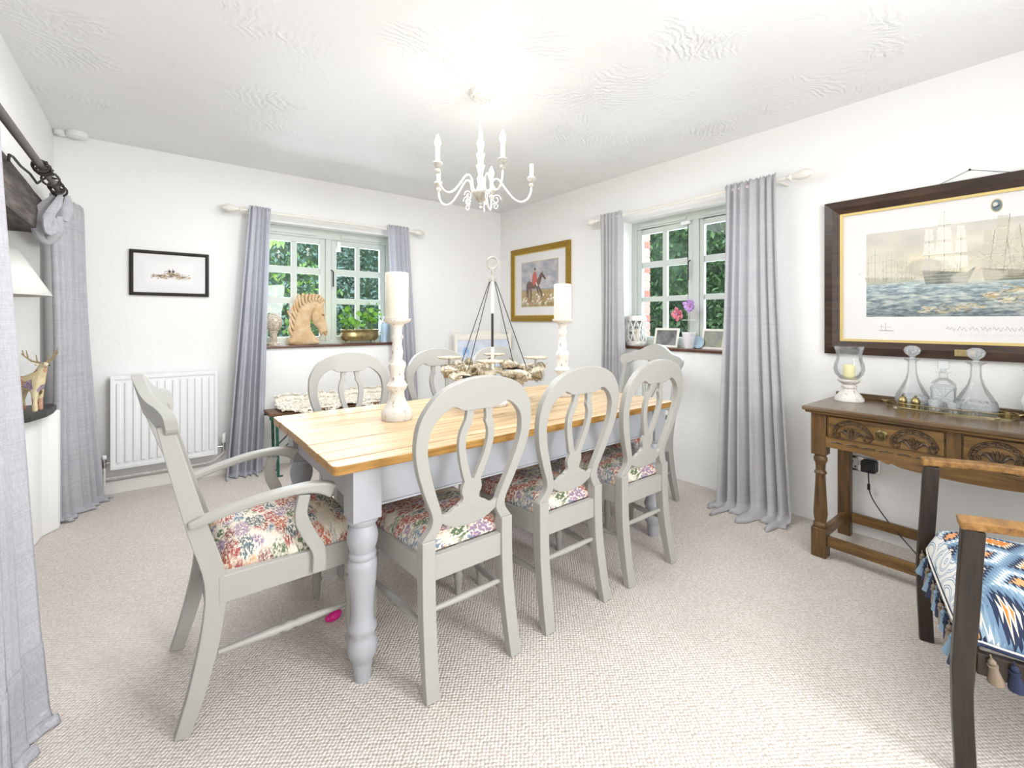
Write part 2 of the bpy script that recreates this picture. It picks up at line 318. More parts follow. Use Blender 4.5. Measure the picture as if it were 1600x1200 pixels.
def cr(pts, n=8, closed=False):
    """Catmull-Rom resample"""
    P = [np.array(p, float) for p in pts]; out = []; m = len(P)
    for i in range(m if closed else m - 1):
        p0 = P[(i - 1) % m] if (i > 0 or closed) else 2 * P[0] - P[1]; p1 = P[i]; p2 = P[(i + 1) % m]; p3 = P[(i + 2) % m] if (i < m - 2 or closed) else 2 * P[-1] - P[-2]
        for k in range(n):
            t = k / n; out.append(.5 * ((2 * p1) + (-p0 + p2) * t + (2 * p0 - 5 * p1 + 4 * p2 - p3) * t * t + (-p0 + 3 * p1 - 3 * p2 + p3) * t ** 3))
    if not closed: out.append(P[-1])
    return [tuple(float(x) for x in p) for p in out]
# ---------------------------------------------------------------- room shell
H = 2.575; XL, XR, YB, YN = -.56, 3.29, 4.42, -2.7
def wallmesh(name, boxes, mat='wall'):
    b = MB()
    for lo, hi in boxes: b.box(lo, hi)
    me = bpy.data.meshes.new(name); me.from_pydata(b.v, [], b.f); me.materials.append(M[mat]); o = bpy.data.objects.new(name, me); C.objects.link(o); return struct(o)
MB().box((-1.7, YN - .2, -.1), (XR + .3, YB + .3, 0)).build('floor', 'carpet'); struct(bpy.data.objects['floor'])
MB().box((-1.7, YN - .2, H), (XR + .3, YB + .3, H + .12)).build('ceiling', 'ceiling'); struct(bpy.data.objects['ceiling'])
wx0, wx1, wz0, wz1 = .69, 1.93, 1.03, 2.14
wallmesh('wall_back', [((-1.7, YB, 0), (wx0, YB + .3, H)), ((wx1, YB, 0), (XR + .3, YB + .3, H)), ((wx0, YB, 0), (wx1, YB + .3, wz0)), ((wx0, YB, wz1), (wx1, YB + .3, H))])
ry0, ry1 = 1.33, 2.57
wallmesh('wall_right', [((XR, YN, 0), (XR + .3, ry0, H)), ((XR, ry1, 0), (XR + .3, YB, H)), ((XR, ry0, 0), (XR + .3, ry1, wz0)), ((XR, ry0, 2.15), (XR + .3, ry1, H))])
jamb = 3.94
wallmesh('wall_left', [((-.86, YN, 0), (XL, .9, H)), ((-.86, .9, 1.86), (XL, jamb, H)), ((-1.7, jamb, 0), (XL, YB, H)), ((-1.7, .7, 0), (-1.5, jamb, H)), ((-1.5, .7, 0), (-.86, .9, H))])
wallmesh('wall_near', [((-1.7, YN - .2, 0), (XR + .3, YN, H))])
# lintel beam over the alcove
b = MB(); N = 26
for i in range(N + 1):
    y = 1.0 + (jamb - .01 - 1.0) * i / N; k = noise.noise(Vector((y * 2.2, 0, 3))) * .035
    top = 2.035 + k - max(0, (y - 3.2)) * .05; bot = 1.80 + k * .3
    b.v += [(-.80, y, bot), (-.545 + k * .3, y, bot), (-.535 + k * .3, y, (top + bot) / 2), (-.55, y, top), (-.80, y, top)]
for i in range(N):
    for k in range(5): b.f.append((i * 5 + k, i * 5 + (k + 1) % 5, i * 5 + 5 + (k + 1) % 5, i * 5 + 5 + k))
b.f += [(4, 3, 2, 1, 0), tuple(N * 5 + k for k in range(5))]
o = b.build('trim_1', 'beam', smooth=True); struct(o)
# skirting
for i, (lo, hi) in enumerate([((XL, YB - .018, 0), (XR, YB, .095))]): struct(bx('baseboard_back', 'skirting', None, lo, hi, .004))
# low plaster ledge with slate top
led = thing('stone_ledge', (0, 0, 0), 0, 'low white plastered ledge with a rounded dark slate top beside the left curtain', 'ledge')
pts = cr([(-1.45, 3.52), (-.70, 3.52), (-.60, 3.56), (-.545, 3.64), (-.53, 3.78), (-.53, 3.935), (-1.45, 3.935)], 4)
def prism(pts, z0, z1, jit=0):
    b = MB(); n = len(pts); b.v = [(x, y, z0) for x, y in pts] + [(x, y, z1) for x, y in pts]
    b.f = [tuple(range(n - 1, -1, -1)), tuple(range(n, 2 * n))] + [(i, (i + 1) % n, n + (i + 1) % n, n + i) for i in range(n)]; return b
prism([(x, y) for x, y in pts], 0, .725).build('plaster_base', 'wall', led, bevel=.01)
prism([(-1.45, 3.36), (-.72, 3.37), (-.60, 3.42), (-.53, 3.50), (-.487, 3.62), (-.475, 3.74), (-.478, 3.86), (-.50, 3.93), (-1.45, 3.935)], .725, .762).build('slate_top', 'slate', led, bevel=.008)
# ---------------------------------------------------------------- windows
def casement(parent, a0, a1, g, zs, axis, plane, th=.035):
    """a0..a1 casement extent, g=(glass0, bar0, bar1, glass1), zs=(bottom, g0, bars..., g1, top)"""
    def P(lo, hi): # lo,hi in (a, d, z) -> world
        if axis == 'x': return (lo[0], plane + lo[1], lo[2]), (hi[0], plane + hi[1], hi[2])
        return (plane + lo[1], lo[0], lo[2]), (plane + hi[1], hi[0], hi[2])
    root = bpy.data.objects.new('casement', None); C.objects.link(root); root.parent = parent
    z0, z1, zb, z2 = zs; b = MB()
    for lo, hi in (((a0, 0, z0), (g[0], th, z2)), ((g[3], 0, z0), (a1, th, z2)), ((g[0], 0, z0), (g[3], th, z1[0])), ((g[0], 0, z1[1]), (g[3], th, z2))): b.box(*P(lo, hi))
    b.build('casement_frame', 'sage', root, bevel=.004)
    b = MB(); bb = P((g[1], .004, z1[0]), (g[2], th - .004, z1[1])); b.box(*bb).build('glazing_bar', 'sage', root, bevel=.004)
    for q in zb: MB().box(*P((g[0], .006, q[0]), (g[3], th - .006, q[1]))).build('glazing_bar', 'sage', root, bevel=.004)
    zz = [z1[0]] + [v for q in zb for v in q] + [z1[1]]
    for r in range(3):
        for c0, c1 in ((g[0], g[1]), (g[2], g[3])): MB().box(*P((c0, .016, zz[2 * r]), (c1, .019, zz[2 * r + 1]))).build('pane', 'pane', root)
zb = ((1.431, 1.487), (1.711, 1.773))
w1 = bpy.data.objects.new('window_1', None); C.objects.link(w1); struct(w1)
P0 = 4.56
b = MB(); b.box((wx0, P0 - .02, wz0), (.735, P0 + .06, wz1)).box((1.885, P0 - .02, wz0), (wx1, P0 + .06, wz1)).box((.735, P0 - .02, wz0), (1.885, P0 + .06, 1.075)).box((.735, P0 - .02, 2.055), (1.885, P0 + .06, wz1)).box((1.28, P0 - .02, 1.075), (1.335, P0 + .06, 2.055))
b.build('window_frame', 'sage', w1, bevel=.004)
casement(w1, .737, 1.278, (.784, .979, 1.027, 1.228), (1.077, (1.121, 2.002), zb, 2.053), 'x', P0 - .012)
casement(w1, 1.337, 1.883, (1.386, 1.572, 1.618, 1.824), (1.077, (1.121, 2.002), zb, 2.053), 'x', P0 - .012)
for x in (.78, 1.42): MB().box((x, P0 - .030, 2.075), (x + .42, P0 - .02, 2.105)).build('trickle_vent', 'sage', w1, bevel=.003)
MB().box((1.385, P0 - .035, 1.945), (1.42, P0 - .014, 2.04)).build('window_contact', 'whiteplastic', w1, bevel=.003)
MB().tube([(1.33, P0 - .03, 1.76), (1.345, P0 - .045, 1.745), (1.345, P0 - .045, 1.60)], .006).build('window_handle', 'iron', w1)
MB().box((wx0 - .0, YB - .025, 1.025), (wx1 + .0, P0 - .02, 1.048)).build('window_sill', 'sill', w1, bevel=.005)
w2 = bpy.data.objects.new('window_2', None); C.objects.link(w2); struct(w2)
P2 = 3.43; wz2 = 2.15
b = MB(); b.box((P2 - .02, 2.52, wz0), (P2 + .06, ry1, wz2)).box((P2 - .02, ry0, wz0), (P2 + .06, 1.375, wz2)).box((P2 - .02, 1.375, wz0), (P2 + .06, 2.52, 1.08)).box((P2 - .02, 1.375, 2.085), (P2 + .06, 2.52, wz2)).box((P2 - .02, 1.922, 1.08), (P2 + .06, 1.977, 2.085))
b.build('window_frame', 'sage', w2, bevel=.004)
zb2 = ((1.437, 1.481), (1.735, 1.789))
casement(w2, 1.979, 2.518, (2.022, 2.217, 2.261, 2.47), (1.082, (1.13, 2.035), zb2, 2.083), 'y', P2 - .012)
casement(w2, 1.377, 1.920, (1.425, 1.63, 1.675, 1.885), (1.082, (1.13, 2.035), zb2, 2.083), 'y', P2 - .012)
MB().box((P2 - .03, 2.03, 2.10), (P2 - .02, 2.48, 2.125)).build('trickle_vent', 'sage', w2, bevel=.003)
MB().box((P2 - .03, 1.45, 2.10), (P2 - .02, 1.87, 2.125)).build('trickle_vent', 'sage', w2, bevel=.003)
MB().box((P2 - .04, 1.99, 2.055), (P2 - .014, 2.07, 2.082)).build('window_contact', 'whiteplastic', w2, bevel=.003)
MB().tube([(P2 - .03, 1.99, 1.76), (P2 - .045, 2.0, 1.745), (P2 - .045, 2.0, 1.60)], .006).build('window_handle', 'iron', w2)
MB().box((XR - .02, ry0, 1.025), (P2 - .02, ry1, 1.048)).build('window_sill', 'sill', w2, bevel=.005)
# ---------------------------------------------------------------- outside
o = MB().box((-6, YB + .35, -.3), (14, 14, -.2)).box((XR + .35, -6, -.3), (14, YB + .35, -.2)).build('garden_ground', 'grass'); struct(o)
def bush(name, c, r, n, size, mat, label, seed, bark=True):
    rnd = random.Random(seed); root = thing(name, (c[0], c[1], -.2), 0, label, 'shrub', 'greenery outside the windows'); b = MB(); cz = c[2] + .2
    for i in range(n):
        while True:
            d = Vector((rnd.gauss(0, 1), rnd.gauss(0, 1), rnd.gauss(0, 1)))
            if d.length > .1: break
        d.normalize(); k = rnd.uniform(.55, 1.03) * (1 + .25 * noise.noise(d * 2.5 + Vector((seed, 0, 0))))
        p = Vector((d.x * r[0] * k, d.y * r[1] * k, cz + d.z * r[2] * k)); s = size * rnd.uniform(.6, 1.3)
        q = Matrix.Rotation(rnd.uniform(0, 2 * PI), 3, 'Z') @ Matrix.Rotation(rnd.uniform(-1.2, 1.2), 3, 'X') @ Matrix.Rotation(rnd.uniform(-.8, .8), 3, 'Y')
        vs = [p + q @ Vector(u) * s for u in ((0, -1, 0), (.5, 0, .12), (0, 1, 0), (-.5, 0, .12))]; b.addv(vs, [(0, 1, 2), (0, 2, 3)])
    f = b.build('foliage', mat, root); f['kind'] = 'stuff'
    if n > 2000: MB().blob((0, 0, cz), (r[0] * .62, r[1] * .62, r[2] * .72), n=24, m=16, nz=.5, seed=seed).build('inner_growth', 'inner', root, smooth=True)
    MB().tube([(0, 0, 0), (.03, .02, cz * .5), (-.02, .03, cz)], [.05, .04, .02], 7).build('trunk', 'bark', root)
    return root
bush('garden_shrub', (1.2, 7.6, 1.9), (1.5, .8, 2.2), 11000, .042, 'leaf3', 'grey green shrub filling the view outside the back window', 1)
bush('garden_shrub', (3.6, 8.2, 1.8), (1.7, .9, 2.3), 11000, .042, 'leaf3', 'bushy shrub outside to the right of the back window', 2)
bush('garden_shrub', (1.25, 5.75, 1.5), (.55, .3, .55), 420, .04, 'leaf2', 'bright green leafy bush close outside the left of the back window', 3)
bush('garden_shrub', (5.9, 3.6, 1.8), (.8, 1.3, 1.9), 14000, .045, 'leaf1', 'dark green ivy covered shrub outside the left of the right window', 4)
bush('garden_shrub', (5.6, 2.0, 1.6), (.7, 1.0, 1.7), 7000, .045, 'leaf1', 'dull green shrub outside the right window behind the orchid', 5)
bush('garden_shrub', (7.6, 5.2, 2.2), (1.3, 1.5, 2.5), 6500, .08, 'leaf1', 'tall green tree further out beyond the right window', 6)
bush('garden_shrub', (-.4, 7.2, 1.6), (1.1, .8, 2.1), 4500, .06, 'leaf1', 'dark shrub outside left of the back window', 8)
# hanging spray of leaves
hg = thing('hanging_branch', (.98, 5.1, 2.3), 0, 'hanging spray of long green leaves outside top left of the back window', 'branch')
MB().tube([(-.1, -.379, .25), (-.05, -.15, .34), (0, 0, .22), (.02, 0, 0), (.01, 0, -.1)], .006, 6).build('twig', 'bark', hg)
for k in range(9):
    a = random.uniform(-1, 1); l = random.uniform(.12, .2); x = random.uniform(-.09, .09); z = random.uniform(-.18, .02)
    MB().addv([(x, 0, z), (x + .035 + a * .05, .01, z - l * .5), (x + a * .12, 0, z - l), (x - .035 + a * .05, -.01, z - l * .5)], [(0, 1, 2), (0, 2, 3)]).build('leaf', 'leaf2', hg)
# brick pier outside right window
bp = thing('brick_pier', (0, 0, 0), 0, 'strip of red bricks lining the outside edge of the right window', 'brick wall')
bx('mortar_core', 'mortar', bp, (3.492, 2.512, 1.0), (3.592, 2.567, 2.16))
M['brick2'] = plain('pale_red_brick', 'b07466', .9, bump=.4, var=1, vscale=30, var_c='a97264')
bk = [MB().box((0, 0, 0), (.098, .05, .062)).build('brick', m_, bp, bevel=.003) for m_ in ('brick', 'brick2')]
for i in range(15):
    c = bk[i % 2] if i < 2 else bk[(i * i) % 3 % 2].copy()
    if i > 1: C.objects.link(c)
    c.location = (3.494, 2.503 + random.uniform(-.002, .002), 1.035 + i * .075)
# ---------------------------------------------------------------- dining table
TX0, TX1, TY0, TY1, TZ = .455, 2.43, 1.525, 2.515, .79
tb = thing('dining_table', (0, 0, 0), 0, 'long farmhouse dining table with worn pine plank top and pale grey turned legs', 'table')
ys = [TY0, 1.60, 1.715, 1.856, 2.03, 2.20, 2.36, TY1]
def corner(cx, cy, a0, rad=.022): return [(cx + rad * math.cos(a0 + PI / 2 * k / 5), cy + rad * math.sin(a0 + PI / 2 * k / 5)) for k in range(6)]
for i in range(7):
    a, c = ys[i] + .0015, ys[i + 1] - .0015; z1 = TZ + random.uniform(-.0012, .0006); e0 = random.uniform(0, .004)
    P_ = [(TX0 + e0, a), (TX1 - e0, a), (TX1 - e0, c), (TX0 + e0, c)]
    if i == 0: P_ = corner(TX0 + .022, TY0 + .022, PI) + corner(TX1 - .022, TY0 + .022, 1.5 * PI) + [(TX1, c), (TX0, c)]
    if i == 6: P_ = [(TX0, a), (TX1, a)] + corner(TX1 - .022, TY1 - .022, 0) + corner(TX0 + .022, TY1 - .022, PI / 2)
    p = prism(P_, TZ - .033, z1).build('plank', 'pine', tb, bevel=.003); p.data.materials.append(M['pine_edge'])
    for q in p.data.polygons:
        if abs(q.normal.z) < .5: q.material_index = 1
lx0, lx1, ly0, ly1 = .575, 2.31, 1.592, 2.455
for lo, hi in (((lx0, ly0 - .03, .62), (lx1, ly0 - .008, TZ - .034)), ((lx0, ly1 + .008, .62), (lx1, ly1 + .03, TZ - .034)), ((lx0 - .03, ly0, .62), (lx0 - .008, ly1, TZ - .034)), ((lx1 + .008, ly0, .62), (lx1 + .03, ly1, TZ - .034))): bx('apron', 'tablepaint', tb, lo, hi, .002)
bx('apron_bead', 'tablepaint', tb, (lx0 + .045, ly0 - .036, .612), (lx1 - .045, ly0 - .006, .62), .003)
legp = [(0, .028), (.02, .030), (.06, .034), (.075, .037), (.09, .047), (.13, .053), (.15, .045), (.165, .041), (.18, .049), (.195, .049), (.21, .040), (.25, .037), (.30, .041), (.35, .047), (.40, .050), (.42, .050), (.43, .042), (.44, .048), (.45, .047), (.455, .041), (.48, .050), (.505, .054), (.53, .050), (.55, .042), (.56, .052), (.573, .052), (.577, .046)]
for x in (lx0, lx1):
    for y in (ly0, ly1):
        MB().lathe(legp, 28, (x, y, 0)).box((x - .05, y - .05, .577), (x + .05, y + .05, TZ - .034)).build('leg', 'tablepaint', tb, smooth=True)
# ---------------------------------------------------------------- chairs
def front_leg(x, y):
    p = [(0, .012), (.015, .015), (.07, .018), (.085, .024), (.10, .018), (.11, .019), (.30, .024), (.32, .025), (.325, .019), (.335, .026), (.35, .019), (.362, .024), (.37, .024)]
    return MB().lathe(p, 20, (x, y, 0), flute=1, fl=(.10, .315)).box((x - .024, y - .024, .37), (x + .024, y + .024, .455))
def cushion(w0, w1, d, z, h, y0=0.02, n=14):
    b = MB(); vs = []; 
    for s in range(2):
        for j in range(n + 1):
            v = j / n
            for i in range(n + 1):
                u = i / n * 2 - 1; w = w0 + (w1 - w0) * v; e = max(abs(u), abs(2 * v - 1)); q = max(0, 1 - e ** 5) ** .5
                rr = (1 - .06 * (abs(u) ** 6) * (abs(2 * v - 1) ** 6))
                vs.append((u * w / 2 * rr, y0 + v * d, z + (h * (.25 + .75 * q) + .012 * (1 - u * u) * (1 - (2 * v - 1) ** 2) if s else 0)))
    m = n + 1; fs = []
    for s in range(2):
        for j in range(n):
            for i in range(n):
                a = s * m * m + j * m + i; fs.append((a, a + 1, a + m + 1, a + m))
    ring = [i for i in range(m)] + [j * m + n for j in range(1, m)] + [n * m + i for i in range(n - 1, -1, -1)] + [j * m for j in range(n - 1, 0, -1)]
    for k in range(len(ring)): a, c = ring[k], ring[(k + 1) % len(ring)]; fs.append((a, c, c + m * m, a + m * m))
    return b.addv(vs, fs)
def yb(z): return -.10 * max(0, (z - .50) / .575) ** 1.15
def stretchers(t, wr, wf, d, zr=.265, zs=.215):
    MB().tube([(-wr + .01, .0, zr), (0, 0, zr), (wr - .01, 0, zr)], [.009, .013, .009], 10).build('stretcher', 'chairpaint', t, smooth=True)
    for s in (-1, 1):
        P = [Vector((s * wr, -.005, zs)).lerp(Vector((s * wf, d, zs)), k) for k in (.03, .2, .42, .45, .5, .55, .58, .8, .97)]
        MB().tube(P, [.008, .011, .015, .011, .017, .011, .015, .011, .008], 12).build('stretcher', 'chairpaint', t, smooth=True)
def splat(t, zt, y=yb, w=1.0, top=.975):
    st = [(.598, .056), (.612, .052), (.622, .038), (.635, .034), (.65, .040), (.665, .043), (.685, .038), (.70, .033)]
    A = cr([(-a, z) for z, a in st], 3); B = cr([(a, z) for z, a in st], 3); b = MB().strip(A, B, .018, y)
    k = (zt - .70)
    for s in (-1, 1):
        L = cr([(s * .001, .695), (s * .012, .72), (s * .038, .70 + .35 * k), (s * .046, .70 + .55 * k), (s * .041, .70 + .68 * k), (s * .028, .70 + .78 * k), (s * .029, .70 + .84 * k), (s * .020, zt)], 5)
        Rr = cr([(s * .033, .695), (s * .045, .72), (s * .067, .70 + .35 * k), (s * .075, .70 + .55 * k), (s * .071, .70 + .68 * k), (s * .062, .70 + .78 * k), (s * .056, .70 + .84 * k), (s * .053, zt)], 5)
        b.strip(L, Rr, .018, y)
    b.build('splat', 'chairpaint', t, bevel=.002)
def side_chair():
    t = thing('dining_chair', (0, 0, 0))
    out = [(.193, .49), (.190, .515), (.160, .558), (.158, .60), (.192, .68), (.228, .78), (.242, .87), (.228, .955), (.172, 1.03), (.092, 1.066), (0, 1.078)]
    inn = [(.142, .49), (.140, .515), (.116, .56), (.120, .60), (.150, .68), (.184, .78), (.196, .86), (.178, .93), (.118, .978), (.070, .962), (0, .960)]
    full_o = [(-x, z) for x, z in out] + [(x, z) for x, z in out[::-1][1:]]; full_i = [(-x, z) for x, z in inn] + [(x, z) for x, z in inn[::-1][1:]]
    MB().strip(cr(full_o, 5), cr(full_i, 5), .030, yb).build('back_frame', 'chairpaint', t, bevel=.003)
    up = cr([(-.122, .60), (-.105, .588), (-.088, .590), (-.070, .603), (-.055, .607), (0, .609), (.055, .607), (.070, .603), (.088, .590), (.105, .588), (.122, .60)], 3)
    lo = cr([(-.118, .565), (-.105, .555), (-.088, .545), (-.070, .537), (-.055, .532), (0, .527), (.055, .532), (.070, .537), (.088, .545), (.105, .555), (.118, .565)], 3)
    MB().strip(up, lo, .020, yb).build('lower_rail', 'chairpaint', t, bevel=.002)
    splat(t, .972)
    for s in (-1, 1):
        MB().sweep(cr([(s * .176, -.055, 0), (s * .172, -.03, .12), (s * .168, -.006, .28), (s * .167, 0, .42), (s * .167, 0, .515)], 4), .050, [.034] + [.034 + .012 * min(1, k / 8) for k in range(16)], (1, 0, 0)).build('leg', 'chairpaint', t, bevel=.003)
        front_leg(s * .205, .40).build('leg', 'chairpaint', t, smooth=True)
        MB().sweep([(s * .176, .0, .415), (s * .208, .40, .415)], .022, .08, (1, 0, 0)).build('seat_rail', 'chairpaint', t, bevel=.002)
    bx('seat_rail', 'chairpaint', t, (-.145, -.014, .37), (.145, .012, .455), .002); bx('seat_rail', 'chairpaint', t, (-.2, .40, .375), (.2, .422, .455), .002)
    cushion(.345, .44, .43, .4555, .058).build('seat_cushion', 'floral', t, smooth=True)
    stretchers(t, .17, .205, .40)
    return t
def carver():
    t = thing('carver_chair', (0, 0, 0))
    def yc(z): return -.150 * max(0, (z - .44) / .6)
    up = cr([(-.262, .945), (-.268, .985), (-.235, 1.01), (-.15, 1.03), (-.07, 1.075), (0, 1.092), (.07, 1.075), (.15, 1.03), (.235, 1.01), (.268, .985), (.262, .945)], 5)
    lo = cr([(-.255, .935), (-.24, .925), (-.215, .93), (-.15, .962), (-.07, .968), (0, .965), (.07, .968), (.15, .962), (.215, .93), (.24, .925), (.255, .935)], 5)
    cb = MB().strip(up, lo, .032, yc); cb.v = [(x, y + .75 * (x * x - .225 ** 2) + .004, zz) for x, y, zz in cb.v]; cb.build('crest_rail', 'chairpaint', t, bevel=.006)
    MB().strip([(-.19, .60), (-.07, .615), (.07, .615), (.19, .60)], [(-.19, .57), (-.07, .545), (.07, .545), (.19, .57)], .02, yc).build('lower_rail', 'chairpaint', t, bevel=.002)
    splat(t, .972, lambda zz: yc(zz) - .037 * max(0, (zz - .6) / .372))
    for s in (-1, 1):
        P = cr([(s * .235, -.085, 0), (s * .235, -.045, .13), (s * .232, -.008, .30), (s * .23, 0, .45), (s * .228, yc(.62), .62), (s * .226, yc(.8), .80), (s * .225, yc(.95), .955)], 4)
        MB().sweep(P, .034, [.040 + .018 * math.sin(PI * k / (len(P) - 1)) for k in range(len(P))], (1, 0, 0)).build('leg', 'chairpaint', t, bevel=.003)
        front_leg(s * .235, .43).build('leg', 'chairpaint', t, smooth=True)
        MB().sweep([(s * .238, .01, .415), (s * .242, .42, .415)], .022, .085, (1, 0, 0)).build('seat_rail', 'chairpaint', t, bevel=.002)
        A = cr([(s * .24, -.068, .640), (s * .255, .03, .666), (s * .27, .16, .690), (s * .275, .26, .693), (s * .275, .312, .684), (s * .275, .350, .666)], 5)
        MB().sweep(A, [.038 + .010 * k / (len(A) - 1) for k in range(len(A))], [.028 + .024 * max(0, (k - 12) / 13) ** 1.2 for k in range(len(A))], (1, 0, 0)).build('arm', 'chairpaint', t, bevel=.011)
        S = cr([(s * .272, .255, .672), (s * .268, .245, .60), (s * .262, .270, .53), (s * .262, .305, .46), (s * .262, .305, .385)], 4)
        MB().sweep(S, .026, [.040] * 5 + [.045] * (len(S) - 5), (1, 0, 0)).build('arm_support', 'chairpaint', t, bevel=.004)
    bx('seat_rail', 'chairpaint', t, (-.22, -.012, .37), (.22, .012, .455), .002); bx('seat_rail', 'chairpaint', t, (-.23, .432, .375), (.23, .455, .455), .002)
    cushion(.42, .50, .46, .4555, .062).build('seat_cushion', 'floral', t, smooth=True)
    stretchers(t, .235, .235, .43)
    return t
GC = 'oval backed dining chairs around the table'
proto = side_chair(); chairs = [
    (.897, 1.408, 0, 'pale grey oval-backed dining chair nearest the camera, at the near side of the table'),
    (1.430, 1.412, 0, 'middle of the three oval-backed dining chairs on the near side of the table'),
    (1.955, 1.408, 0, 'oval-backed dining chair on the near side of the table, beside the table end farthest right'),
    (.925, 2.70, PI, 'oval-backed dining chair on the far side in front of the sheepskin bench'),
    (1.53, 2.70, PI, 'oval-backed dining chair on the far side seen right of the tall front candlestick'),
    (2.035, 2.70, PI, 'oval-backed dining chair on the far side mostly hidden behind the driftwood wreath')]
for i, (x, y, rz, lab) in enumerate(chairs):
    c = proto if i == 0 else copy_tree(proto); c.location = (x, y, 0); c.rotation_euler = (0, 0, rz); tag(c, lab, 'chair', GC)
cv = carver(); cv.location = (.145, 1.945, 0); cv.rotation_euler = (0, 0, -PI / 2)
tag(cv, 'pale grey carver chair with arms and floral seat at the left end of the table', 'armchair', 'carver chairs at the table ends')
c2 = copy_tree(cv); c2.location = (2.80, 2.03, 0); c2.rotation_euler = (0, 0, PI / 2); tag(c2, 'pale grey carver chair with a humped crest rail at the window end of the table', 'armchair', 'carver chairs at the table ends')
# ---------------------------------------------------------------- candlesticks and candles
cp = [(0, .070), (.012, .074), (.04, .073), (.05, .066), (.06, .060), (.085, .045), (.11, .036), (.135, .034), (.15, .045), (.165, .050), (.175, .044), (.19, .034), (.205, .036), (.215, .033), (.245, .038), (.26, .043), (.275, .040), (.29, .026), (.33, .029), (.37, .022), (.385, .025), (.40, .031), (.415, .024), (.45, .026), (.463, .036), (.473, .060), (.482, .066), (.490, .066)]
for i, (x, y, l) in enumerate(((.921, 2.08, 'front left'), (2.045, 2.08, 'far right'))):
    c = MB().lathe(cp[:], 32, (0, 0, 0)).build('candlestick', 'distress', smooth=True); c.location = (x, y, TZ + .0008); tag(c, 'tall distressed white turned candlestick at the %s of the table' % l, 'candlestick', 'white candlesticks on the table')
    d = MB().lathe([(0, .053), (.004, .055), (.215, .055), (.222, .052), (.219, .04), (.217, .01)], 32).build('pillar_candle', 'candle', smooth=True); d.location = (x, y, TZ + .4915)
    tag(d, 'thick ivory pillar candle on the %s candlestick' % l, 'candle', 'pillar candles'); w = MB().tube([(0, 0, 0), (0, 0, .012)], .0015, 6).build('wick', 'black', d); w.location = (0, 0, .217)
# ---------------------------------------------------------------- driftwood wreath stand
ws = thing('candle_wreath_stand', (1.50, 2.09, TZ + .001), 0, 'driftwood wreath candle holder hung on a ringed stand in the middle of the table', 'centrepiece')
MB().lathe([(0, .082), (.006, .086), (.016, .086), (.022, .078), (.026, .05), (.034, .012)], 28).build('base', 'distress', ws, smooth=True)
MB().tube([(0, 0, .03), (0, 0, .33)], .010, 10).build('stem', 'whitemetal', ws, smooth=True); MB().tube([(0, 0, .33), (0, 0, .52)], .0075, 10).build('stem', 'iron', ws, smooth=True)
MB().tube([(0, 0, .52), (0, 0, .70)], .010, 10).build('stem', 'whitemetal', ws, smooth=True); 
MB().tube([(0, 0, .70), (0, 0, .775)], [.009, .013], 10).build('finial', 'greycup', ws, smooth=True)
MB().tube([(.0 + .030 * math.cos(a) * .8, -.030 * math.cos(a) * .6, .806 + .033 * math.sin(a)) for a in [2 * PI * k / 24 for k in range(24)]], .0055, 8, True).build('top_ring', 'greycup', ws, smooth=True)
wr = .245
for k in range(4):
    a = R(20 + 90 * k); e = (wr * .92 * math.cos(a), wr * .92 * math.sin(a), .22)
    MB().tube([(.022 * math.cos(a), .022 * math.sin(a), .70), e], .0026, 5).build('suspension_wire', 'iron', ws)
    MB().tube([(.012 * math.cos(a), .012 * math.sin(a), .70), (.024 * math.cos(a), .024 * math.sin(a), .70), (.028 * math.cos(a), .028 * math.sin(a), .72)], .003, 6).build('hook', 'greycup', ws)
MB().tube([(wr * math.cos(a), wr * math.sin(a), .185) for a in [2 * PI * k / 40 for k in range(40)]], .008, 8, True).build('wire_hoop', 'iron', ws)
dm = [MB().blob((0, 0, 0), (.062, .019, .016), nz=.5, seed=3).build('driftwood_piece', 'drift', ws, smooth=True), MB().blob((0, 0, 0), (.045, .024, .02), nz=.6, seed=8).build('driftwood_piece', 'drift', ws, smooth=True)]
rnd = random.Random(5)
def pinecone():
    b = MB()
    for j in range(7):
        for k in range(7):
            a = 2 * PI * (k + .5 * (j % 2)) / 7; zz = -.03 + .010 * j; r = .024 * math.sin(PI * (j + 1.2) / 9)
            b.blob((r * math.cos(a), r * math.sin(a), zz), (.010, .010, .004), Matrix.Rotation(a, 3, 'Z') @ Matrix.Rotation(.5, 3, 'Y'), 5, 3)
    return b
pc = pinecone().build('cone', 'drift', ws); cup = MB().lathe([(0, .014), (.02, .020), (.045, .025), (.046, .018), (.02, .010)], 12).build('cup_seed_pod', 'driftdark', ws, smooth=True)
first = {0: True, 1: True, 2: True, 3: True}
for k in range(54):
    a = 2 * PI * k / 54 + rnd.uniform(-.05, .05); kind = 0 if k % 3 == 0 else 1 if k % 3 == 1 else (2 if k % 2 else 3)
    src = (dm[0], dm[1], pc, cup)[kind]
    o = src if first[kind] else src.copy()
    if not first[kind]: C.objects.link(o)
    first[kind] = False; rr = wr + rnd.uniform(-.03, .03)
    o.location = (rr * math.cos(a), rr * math.sin(a), .185 + rnd.uniform(-.028, .03)); o.rotation_euler = (rnd.uniform(-.5, .5) + (1.3 if kind > 1 else 0), rnd.uniform(-.5, .5), a + PI / 2 + rnd.uniform(-.6, .6)); s = rnd.uniform(.8, 1.25); o.scale = (s, s, s)
br = MB()
for k in range(160):
    a = rnd.uniform(-.9, -.25); r0 = wr + rnd.uniform(-.02, .03); p = Vector((r0 * math.cos(a), r0 * math.sin(a), .17 + rnd.uniform(-.03, .03))); q = p + Vector((rnd.uniform(-.03, .05), rnd.uniform(-.05, .03), rnd.uniform(-.03, .05))); br.tube([p, q], [.0016, .0006], 3)
br.build('dried_grass', 'driftdark', ws)['kind'] = 'stuff'
